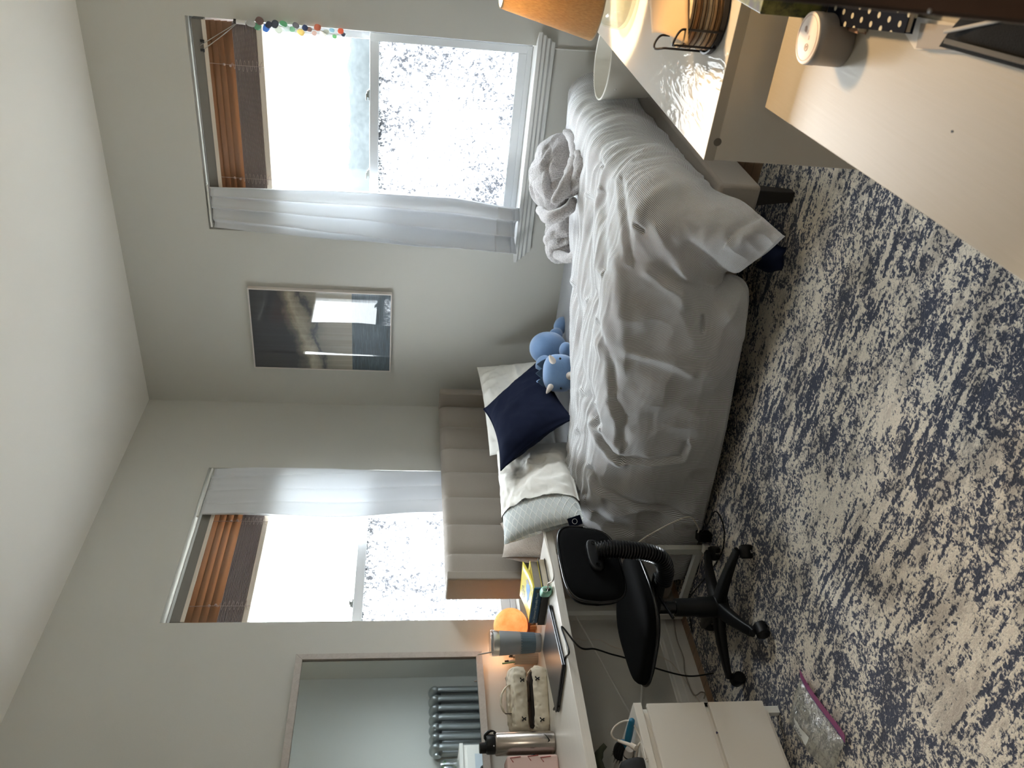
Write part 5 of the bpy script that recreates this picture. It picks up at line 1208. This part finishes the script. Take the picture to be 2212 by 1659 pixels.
# ------------------------------------------------------------------ things on the dresser
Lp = Vector((2.53, .335, SZ)); t = thing('table_lamp', 'lit table lamp with a mustard linen drum shade and clear glass base on the dresser', 'lamp', Lp)
t_ = NT('lamp_linen'); v = t_.obj(); n1 = t_.noise(t_.map(v, (40, 40, 6)), 8, 3); b_ = t_.mix(n1, lin((150, 124, 88)), lin((206, 178, 134)))
t_.P(Base_Color=b_, Roughness=.9); t_.bump(n1, .3, .003); tl = t_.n('ShaderNodeBsdfTranslucent', {'Color': t_.mix(n1, lin((150, 122, 84)), lin((206, 176, 126)))}); mx = t_.n('ShaderNodeMixShader', {'Fac': .26, 1: t_.b, 2: tl}); t_.set(t_.o, 0, mx)
sh = [(.160, .098), (.1605, .10), (.0975, .365), (.0965, .367)]
sd_ = MB().lathe(sh, Lp, 64, cap=False).build('lamp_shade', t_.m, t, smooth=60, solid=.0022)
for r, z in ((.1605, .099), (.0970, .366)): MB().lathe([(r-.003, z-.002), (r+.0015, z-.002), (r+.0015, z+.002), (r-.003, z+.002), (r-.003, z-.002)], Lp, 64, cap=False).build('shade_trim', mat('trim_linen', (168, 150, 122), .8), sd_, smooth=40)
t_ = NT('lamp_glass'); tr = t_.n('ShaderNodeBsdfTransparent', {'Color': (.93, .94, .92, 1)}); gl = t_.n('ShaderNodeBsdfGlossy', {'Roughness': .04}); fr = t_.n('ShaderNodeLayerWeight', {'Blend': .5}); mx = t_.n('ShaderNodeMixShader', {'Fac': t_.math('ADD', t_.math('MULTIPLY', t_.math('POWER', fr.outputs[1], 4), .35), .02), 1: tr, 2: gl}); t_.set(t_.o, 0, mx)
MB().lathe([(.001, .0008), (.112, .0008), (.122, .006), (.126, .022), (.120, .060), (.098, .100), (.062, .125), (.028, .140), (.024, .165), (.022, .165), (.026, .138), (.060, .121), (.095, .097), (.116, .060), (.122, .022), (.112, .012), (.001, .012)], Lp, 56).build('lamp_base', t_.m, t, smooth=50)
MB().lathe([(.001, .160), (.020, .160), (.020, .215), (.001, .215)], Lp, 24).build('lamp_holder', M_chrome, t, smooth=40)
t_ = NT('bulb_glow'); t_.P(Base_Color=(1, .8, .5, 1)); t_.set(t_.b, 'Emission Color', (1, .72, .38, 1)); t_.set(t_.b, 'Emission Strength', 12)
MB().ell(Lp+Vector((0, 0, .248)), (.028, .028, .036), None, 24, 16).build('bulb', t_.m, t, smooth=180)
L = bpy.data.lights.new('lamp_bulb', 'POINT'); L.energy = 9; L.color = (1, .84, .58); L.shadow_soft_size = .035; lo = bpy.data.objects.new('lamp_bulb', L); col.objects.link(lo); lo.location = Lp+Vector((0, 0, .32))

K = Vector((1.758, .272, SZ)); rK = .078
t = thing('coaster_holder', 'round black wire coaster holder on the dresser', 'coaster holder', K)
iron = mat('black_iron', (34, 29, 34), .5)
MB().lathe([(.001, .0008), (rK, .0008), (rK+.003, .004), (rK+.003, .013), (rK-.001, .013), (rK-.002, .006), (.001, .006)], K, 56).build('tray', iron, t, smooth=40)
for a in (62, 150, 242, 330):
    a = R(a); e = Vector((math.cos(a), math.sin(a), 0)); s = Vector((-e.y, e.x, 0)); b = K+e*(rK+.003); pts = []
    for k in range(25):
        q = math.pi*k/24; pts.append(b+s*(.020*math.cos(q))+Vector((0, 0, .085+.018*math.sin(q)))+e*(.016*math.sin(q)**2))
    MB().tube([b+s*.020+Vector((0, 0, .006))]+pts+[b-s*.020+Vector((0, 0, .006))], .0024, 8).build('wire_loop', iron, t, smooth=180)
cols = [(196, 150, 104), (214, 178, 136), (206, 188, 164), (178, 156, 128), (190, 138, 92), (212, 186, 148)]
for i in range(6):
    z = SZ+.0068+.0118*i; o = thing('wooden_coaster', 'sliced wood coaster with bark edge, %s in the black wire holder' % ('lowest of the stack', 'second from the bottom', 'third from the bottom', 'fourth from the bottom', 'second from the top', 'topmost of the stack')[i], 'coaster', K+Vector((0, 0, z-SZ)), 'wood coasters in the wire holder')
    n = 56; rr = [rK-.006+.0025*fbm((math.cos(2*math.pi*k/n)*1.5+i*3, math.sin(2*math.pi*k/n)*1.5, i)) for k in range(n)]
    t_ = NT('slice%d' % i); v = t_.obj(); t_.P(Base_Color=t_.mix(t_.noise(t_.map(v, (1, 1, .3)), 70, 4, .7), lin(cols[i]), tuple(x*.5 for x in lin(cols[i]))), Roughness=.8)
    mb = MB(); mb.grid([[K+Vector(((rr[k]+d)*math.cos(2*math.pi*k/n), (rr[k]+d)*math.sin(2*math.pi*k/n), z-SZ+zz)) for k in range(n)] for d, zz in ((-.002, .0002), (0, .002), (0, .0095), (-.002, .0108))], True); mb.f += [tuple(range(n)), tuple(range(3*n, 4*n))]
    mb.build('wood_slice', t_.m, o, smooth=50)
    MB().grid([[K+Vector(((rr[k]+.0004)*math.cos(2*math.pi*k/n), (rr[k]+.0004)*math.sin(2*math.pi*k/n), z-SZ+zz)) for k in range(n)] for zz in (.0024, .0044+.001*(i % 2))], True).build('bark_edge', mat('bark', (84, 58, 40), .95, var=.5, vscale=120), o, smooth=180)
# kraft paper sheet leaning on the coasters
t = thing('paper_sheet', 'curled kraft paper sheet leaning over the wood coasters', 'paper', K+Vector((.07, .0, .09)))
def kp(px, py, z): return hz(px, py, z)
rows = []
e0 = [hz(1400, -30, SZ+.118), hz(1405, 20, SZ+.112), hz(1408, 72, SZ+.108)]; e1 = [hz(1486, -30, SZ+.082), hz(1486, 30, SZ+.080), hz(1487, 98, SZ+.079)]
for i in range(13):
    u = i/12; r = []
    for k in range(13):
        v_ = k/12*2; j = min(1, int(v_)); f = v_-j
        a = e0[j]*(1-f)+e0[j+1]*f; b = e1[j]*(1-f)+e1[j+1]*f
        r.append(a*(1-u)+b*u+Vector((0, -.028*u*(1-u)*(v_/2)**2*1.2, .010*math.sin(math.pi*u)*(v_/2))))
    rows.append(r)
MB().grid(rows).build('kraft_sheet', mat('kraft', (178, 150, 114), .85, var=.12, vscale=20), t, smooth=180, solid=.0006)
# cream bowl and patterned box whose lower edges show at the frame
p = hz(1540, 2, SZ+.05); t = thing('cream_bowl', 'glossy cream bowl at the back of the dresser beside the coasters', 'bowl', (1.60+.06, .165, SZ))
cb = Vector((1.705, .118, SZ)); MB().lathe([(.001, .0008), (.032, .0008), (.036, .004), (.060, .035), (.072, .075), (.076, .105), (.073, .105), (.068, .075), (.056, .038), (.030, .010), (.001, .009)], cb, 48).build('bowl_body', mat('cream_glaze', (226, 210, 182), .15), t, smooth=60)
t.location = cb
for ch in t.children: ch.location = (0, 0, 0)
t_ = NT('green_print'); v = t_.obj(); n1 = t_.noise(v, 22, 5, .6); t_.P(Base_Color=t_.ramp(n1, [(.38, lin((40, 38, 52))), (.47, lin((58, 66, 34))), (.54, lin((104, 104, 50))), (.7, lin((132, 128, 70)))]), Roughness=.45)
g0, g1 = hz(1588, 12, RZ+.12), hz(1724, 24, RZ+.003)
gx = Vector((1.478, .205, RZ)); t = thing('patterned_box', 'dark green patterned box standing at the back of the ash desk', 'box', gx)
MB().box(1.405, 1.56, .120, .2135, RZ+.0165, RZ+.130).build('box_body', t_.m, t, smooth=0, bevel=.002)

# white bin on a low stool at the foot of the bed
bc = Vector((3.63, .795, .345)); t = thing('waste_bin', 'plain white waste bin between the dresser and the big window', 'bin', bc)
bm_ = mat('bin_white', (206, 203, 194), .45)
MB().lathe([(.001, .0008), (.112, .0008), (.126, .012), (.134, .04), (.156, .235), (.159, .240), (.160, .248), (.156, .252), (.152, .248), (.151, .235), (.130, .04), (.120, .010), (.001, .008)], bc, 64).build('bin_body', bm_, t, smooth=40)
rp = bc+Vector((-.150*math.cos(R(20)), -.150*math.sin(R(20)), .20)); MB().ell(bc+Vector((-.126, .08, .205)), (.006, .006, .006), None, 12, 8).build('rivet', M_chrome, t, smooth=180)
t = thing('stool', 'low white stool under the waste bin', 'stool', (bc.x, bc.y, 0))
MB().box(bc.x-.15, bc.x+.15, bc.y-.13, bc.y+.13, .315, .3445).build('seat', M_white, t, smooth=0, bevel=.004)
for x in (-.13, .10):
    for y in (-.11, .08): MB().box(bc.x+x, bc.x+x+.03, bc.y+y, bc.y+y+.03, .0005, .315).build('leg', M_white, t, smooth=0, bevel=.002)

# ------------------------------------------------------------------ radiator and white cabinet seen in the mirror
def radiator():
    x0 = 3.60; t = thing('radiator', 'silver column radiator by the front wall, seen reflected in the wall mirror', 'radiator', (3.9, .09, 0)); m = mat('radiator_silver', (158, 162, 162), .32, .75)
    for i in range(7):
        x = x0+.085*i; mb = MB()
        for y in (.055, .145):
            mb.tube(cat([(x, y, .14), (x, y, .3), (x, y, .9), (x, y, 1.02), (x, .5*(y+.10), 1.085)], 8), .027, 16)
        mb.ell((x, .10, 1.055), (.040, .082, .055), None, 20, 12); mb.ell((x, .10, .15), (.040, .082, .05), None, 20, 12)
        mb.build('radiator_section', m, t, smooth=60)
    MB().tube([(x0-.055, .10, 1.045), (x0+.55, .10, 1.045)], .032, 18).build('top_pipe', m, t); MB().tube([(x0-.045, .10, .155), (x0+.55, .10, .155)], .030, 18).build('bottom_pipe', m, t)
    for x in (x0, x0+.51): MB().box(x-.02, x+.02, .05, .15, .0005, .13).build('foot', m, t, smooth=0, bevel=.006)
radiator()
t = thing('side_cabinet', 'white framed cabinet beside the radiator, its corner reflected in the wall mirror', 'cabinet', (3.2, .22, 0))
MB().box(2.94, 3.46, .04, .42, .0005, .865).build('carcass', M_white, t, smooth=0, bevel=.002)
MB().box(2.93, 3.47, .035, .43, .866, .893).build('top_panel', M_white, t, smooth=0, bevel=.002)
d = MB().box(2.965, 3.435, .4205, .432, .07, .84).build('door', M_white, t, smooth=0, bevel=.002)
MB().box(3.02, 3.38, .4325, .434, .13, .78).build('door_panel', mat('panel_grey', (190, 196, 200), .5), d, smooth=0)
MB().ell((3.40, .444, .48), (.010, .010, .010), None, 14, 10).build('knob', M_chrome, d, smooth=180)
J = Vector((3.36, .26, .8935)); t = thing('plant_jar', 'glass jar of green cuttings on the white cabinet, seen in the wall mirror', 'plant', J)
MB().lathe([(.001, .0008), (.060, .0008), (.066, .01), (.066, .13), (.058, .142), (.056, .142), (.063, .128), (.062, .01), (.001, .006)], J, 40).build('jar', M_clear, t, smooth=40)
for i in range(9):
    a = i*2.4; e = J+Vector((.045*math.cos(a), .045*math.sin(a), .10+.055*((i*7) % 5)/5)); mb = MB(); mb.tube(cat([J+Vector((.01*math.cos(a), .01*math.sin(a), .01)), J+Vector((.03*math.cos(a), .03*math.sin(a), .06)), e], 6), .002, 6); mb.build('stem', mat('stem_green', (84, 116, 62), .6), t)
    MB().ell(e, (.024, .012, .003), rotM((0, 0, 0), 20*math.sin(i), 25, math.degrees(a)), 14, 8).build('leaf', mat('leaf_green', (78, 122, 60), .5), t, smooth=180)

# ------------------------------------------------------------------ zip bag on the rug
def zipbag():
    Z = .0125; t = thing('zip_bag', 'clear plastic zip bag with purple seal lying on the rug by the drawer unit', 'plastic bag', hz(1750, 1560, Z))
    a, b = hz(1719, 1463, Z+.03), hz(1811, 1606, Z+.03)          # seal line ends
    c_, d_ = hz(1788, 1680, Z+.02), hz(1695, 1560, Z+.03)
    ta = NT('zip_film'); v = ta.obj(); n_ = ta.noise(v, 26, 4, .6, 1.5)
    tr = ta.n('ShaderNodeBsdfTransparent', {'Color': (.90, .91, .90, 1)}); gl = ta.n('ShaderNodeBsdfGlossy', {'Roughness': .12, 'Color': (.95, .95, .95, 1)}); df = ta.n('ShaderNodeBsdfDiffuse', {'Color': lin((196, 196, 190))})
    bp = ta.n('ShaderNodeBump', {'Height': n_, 'Strength': .8, 'Distance': .02}); ta.set(gl, 'Normal', bp.outputs[0])
    m1 = ta.n('ShaderNodeMixShader', {'Fac': .20, 1: tr, 2: df}); m2 = ta.n('ShaderNodeMixShader', {'Fac': .20, 1: m1, 2: gl}); ta.set(ta.o, 0, m2)
    def body(u, v_, up):   # u along the seal, v_ away from it
        p = (a*(1-u)+b*u)*(1-v_)+(d_*(1-u)+c_*u)*v_
        e = max(0, (1-(2*u-1)**2)*(1-(2*v_-1)**2))
        return Vector((p.x, p.y, max(Z+.001, Z+.012+up*(.034*e**.5+.012*ridge((u*3, v_*3, 4))*e)+.004*fbm((u*7, v_*7, 2)))))
    mb = MB(); mb.grid([[body(i/30, j/30, 1) for j in range(31)] for i in range(31)]); mb.grid([[body(i/30, j/30, -.25) for j in range(31)] for i in range(31)]); mb.build('bag_film', ta.m, t, smooth=180)
    ax = (b-a).normalized(); sd = Vector((-ax.y, ax.x, 0)); ctr = (c_+d_)/2-(a+b)/2; sd = -sd if sd.dot(ctr) > 0 else sd; L_ = (b-a).length
    pm = mat('purple_seal', (148, 66, 118), .3)
    rows = []
    for i in range(41):
        u = i/40; p = a+ax*(L_*u); z = Z+.014+.006*math.sin(u*5)
        rows.append([Vector((p.x, p.y, 0))+sd*w_+Vector((0, 0, z+w_*.25)) for w_ in (.001, .012, .024, .031+.0025*(i % 2))])
    MB().grid(rows).build('seal_strip', pm, t, smooth=0, solid=.0008)
    for w_ in (.002, .007): MB().tube([Vector((p.x, p.y, 0))+sd*w_+Vector((0, 0, z)) for p, z in [(a+ax*(L_*i/30), Z+.015+.006*math.sin(i/30*5)) for i in range(31)]], .0012, 6).build('seal_line', mat('seal_dark', (84, 60, 110), .4), t, smooth=180)
    # printed panel
    def onb(u, v_): return body(u, v_, 1)+Vector((0, 0, .0015))
    MB().grid([[onb(.30+.34*i/8, .50+.24*j/8) for j in range(9)] for i in range(9)]).build('printed_panel', mat('panel_white', (214, 216, 212), .5), t, smooth=180)
    p0, p1 = onb(.34, .66), onb(.60, .66); ex = (p1-p0).normalized(); q = onb(.36, .62); q.z += .004
    ez = (ex.cross(sd)); ez = ez if ez.z > 0 else -ez; ey = ez.cross(ex)
    text('bag_print', 'Ziploc', .026, frameM(onb(.42, .64)+Vector((0, 0, .006)), ex, ey, ez), mat('print_slate', (96, 100, 108), .6), t)
zipbag()

# ------------------------------------------------------------------ light
w = bpy.data.worlds.new('sky'); bpy.context.scene.world = w; w.use_nodes = True; nt = w.node_tree
bg = nt.nodes['Background']; tc = nt.nodes.new('ShaderNodeTexCoord'); sx = nt.nodes.new('ShaderNodeSeparateXYZ'); rp = nt.nodes.new('ShaderNodeValToRGB')
nt.links.new(tc.outputs['Generated'], sx.inputs[0]); nt.links.new(sx.outputs[2], rp.inputs[0]); nt.links.new(rp.outputs[0], bg.inputs[0])
cr = rp.color_ramp
for pos, c in ((0, (.26, .27, .28)), (.12, (.42, .44, .46)), (.40, (1, 1.03, 1.06)), (1, (.78, .84, .92))):
    e = cr.elements[0] if pos == 0 else (cr.elements[-1] if pos == 1 else cr.elements.new(pos)); e.position = pos; e.color = c+(1,)
bg.inputs[1].default_value = 21
def portal(name, loc, rot, sx_, sy_):
    L = bpy.data.lights.new(name, 'AREA'); L.shape = 'RECTANGLE'; L.size = sx_; L.size_y = sy_; L.cycles.is_portal = True
    o = bpy.data.objects.new(name, L); col.objects.link(o); o.location = loc; o.rotation_euler = rot; return o
portal('window_portal', (WX+.165, (A0+A1)/2, (AZ0+AZ1)/2), (0, R(90), 0), AZ1-AZ0, A1-A0)
portal('window_portal', ((B0+B1)/2, WY+.165, (BZ0+BZ1)/2), (R(-90), 0, 0), B1-B0, BZ1-BZ0)
# two added unseen fills: one behind the viewer, one aimed up at the ceiling
def area(name, loc, to, size, e, c, sp=math.pi):
    L = bpy.data.lights.new(name, 'AREA'); L.shape = 'DISK'; L.size = size; L.energy = e; L.color = c; L.spread = sp
    o = bpy.data.objects.new(name, L); col.objects.link(o); o.location = loc; o.rotation_euler = (Vector(to)-Vector(loc)).to_track_quat('-Z', 'Y').to_euler()
area('viewer_fill', (.0, -1.2, 2.15), (1.35, 1.5, .0), .6, 3.2, (1, .90, .76), R(75))
area('ceiling_fill', (-.7, .5, 2.45), (-.7, .5, 3), .5, 1.5, (1, .93, .84))
L = bpy.data.lights.new('desk_fill_spot', 'SPOT'); L.energy = 12.5; L.color = (1, .67, .34); L.shadow_soft_size = .05; L.spot_size = R(84); L.spot_blend = .6  # unseen warm spot added to brighten the ash desk
lo = bpy.data.objects.new('desk_fill_spot', L); col.objects.link(lo); lo.location = (1.80, .06, 1.34); lo.rotation_euler = (Vector((1.36, .36, .72))-lo.location).to_track_quat('-Z', 'Y').to_euler()
sc = bpy.context.scene
sc.view_settings.view_transform = 'Standard'; sc.view_settings.look = 'None'; sc.view_settings.exposure = 1.16; sc.view_settings.gamma = 1.0
sc.cycles.use_denoising = True; sc.cycles.max_bounces = 12; sc.cycles.diffuse_bounces = 6; sc.cycles.transparent_max_bounces = 16; sc.cycles.sample_clamp_indirect = 6; sc.cycles.caustics_reflective = False; sc.cycles.caustics_refractive = False
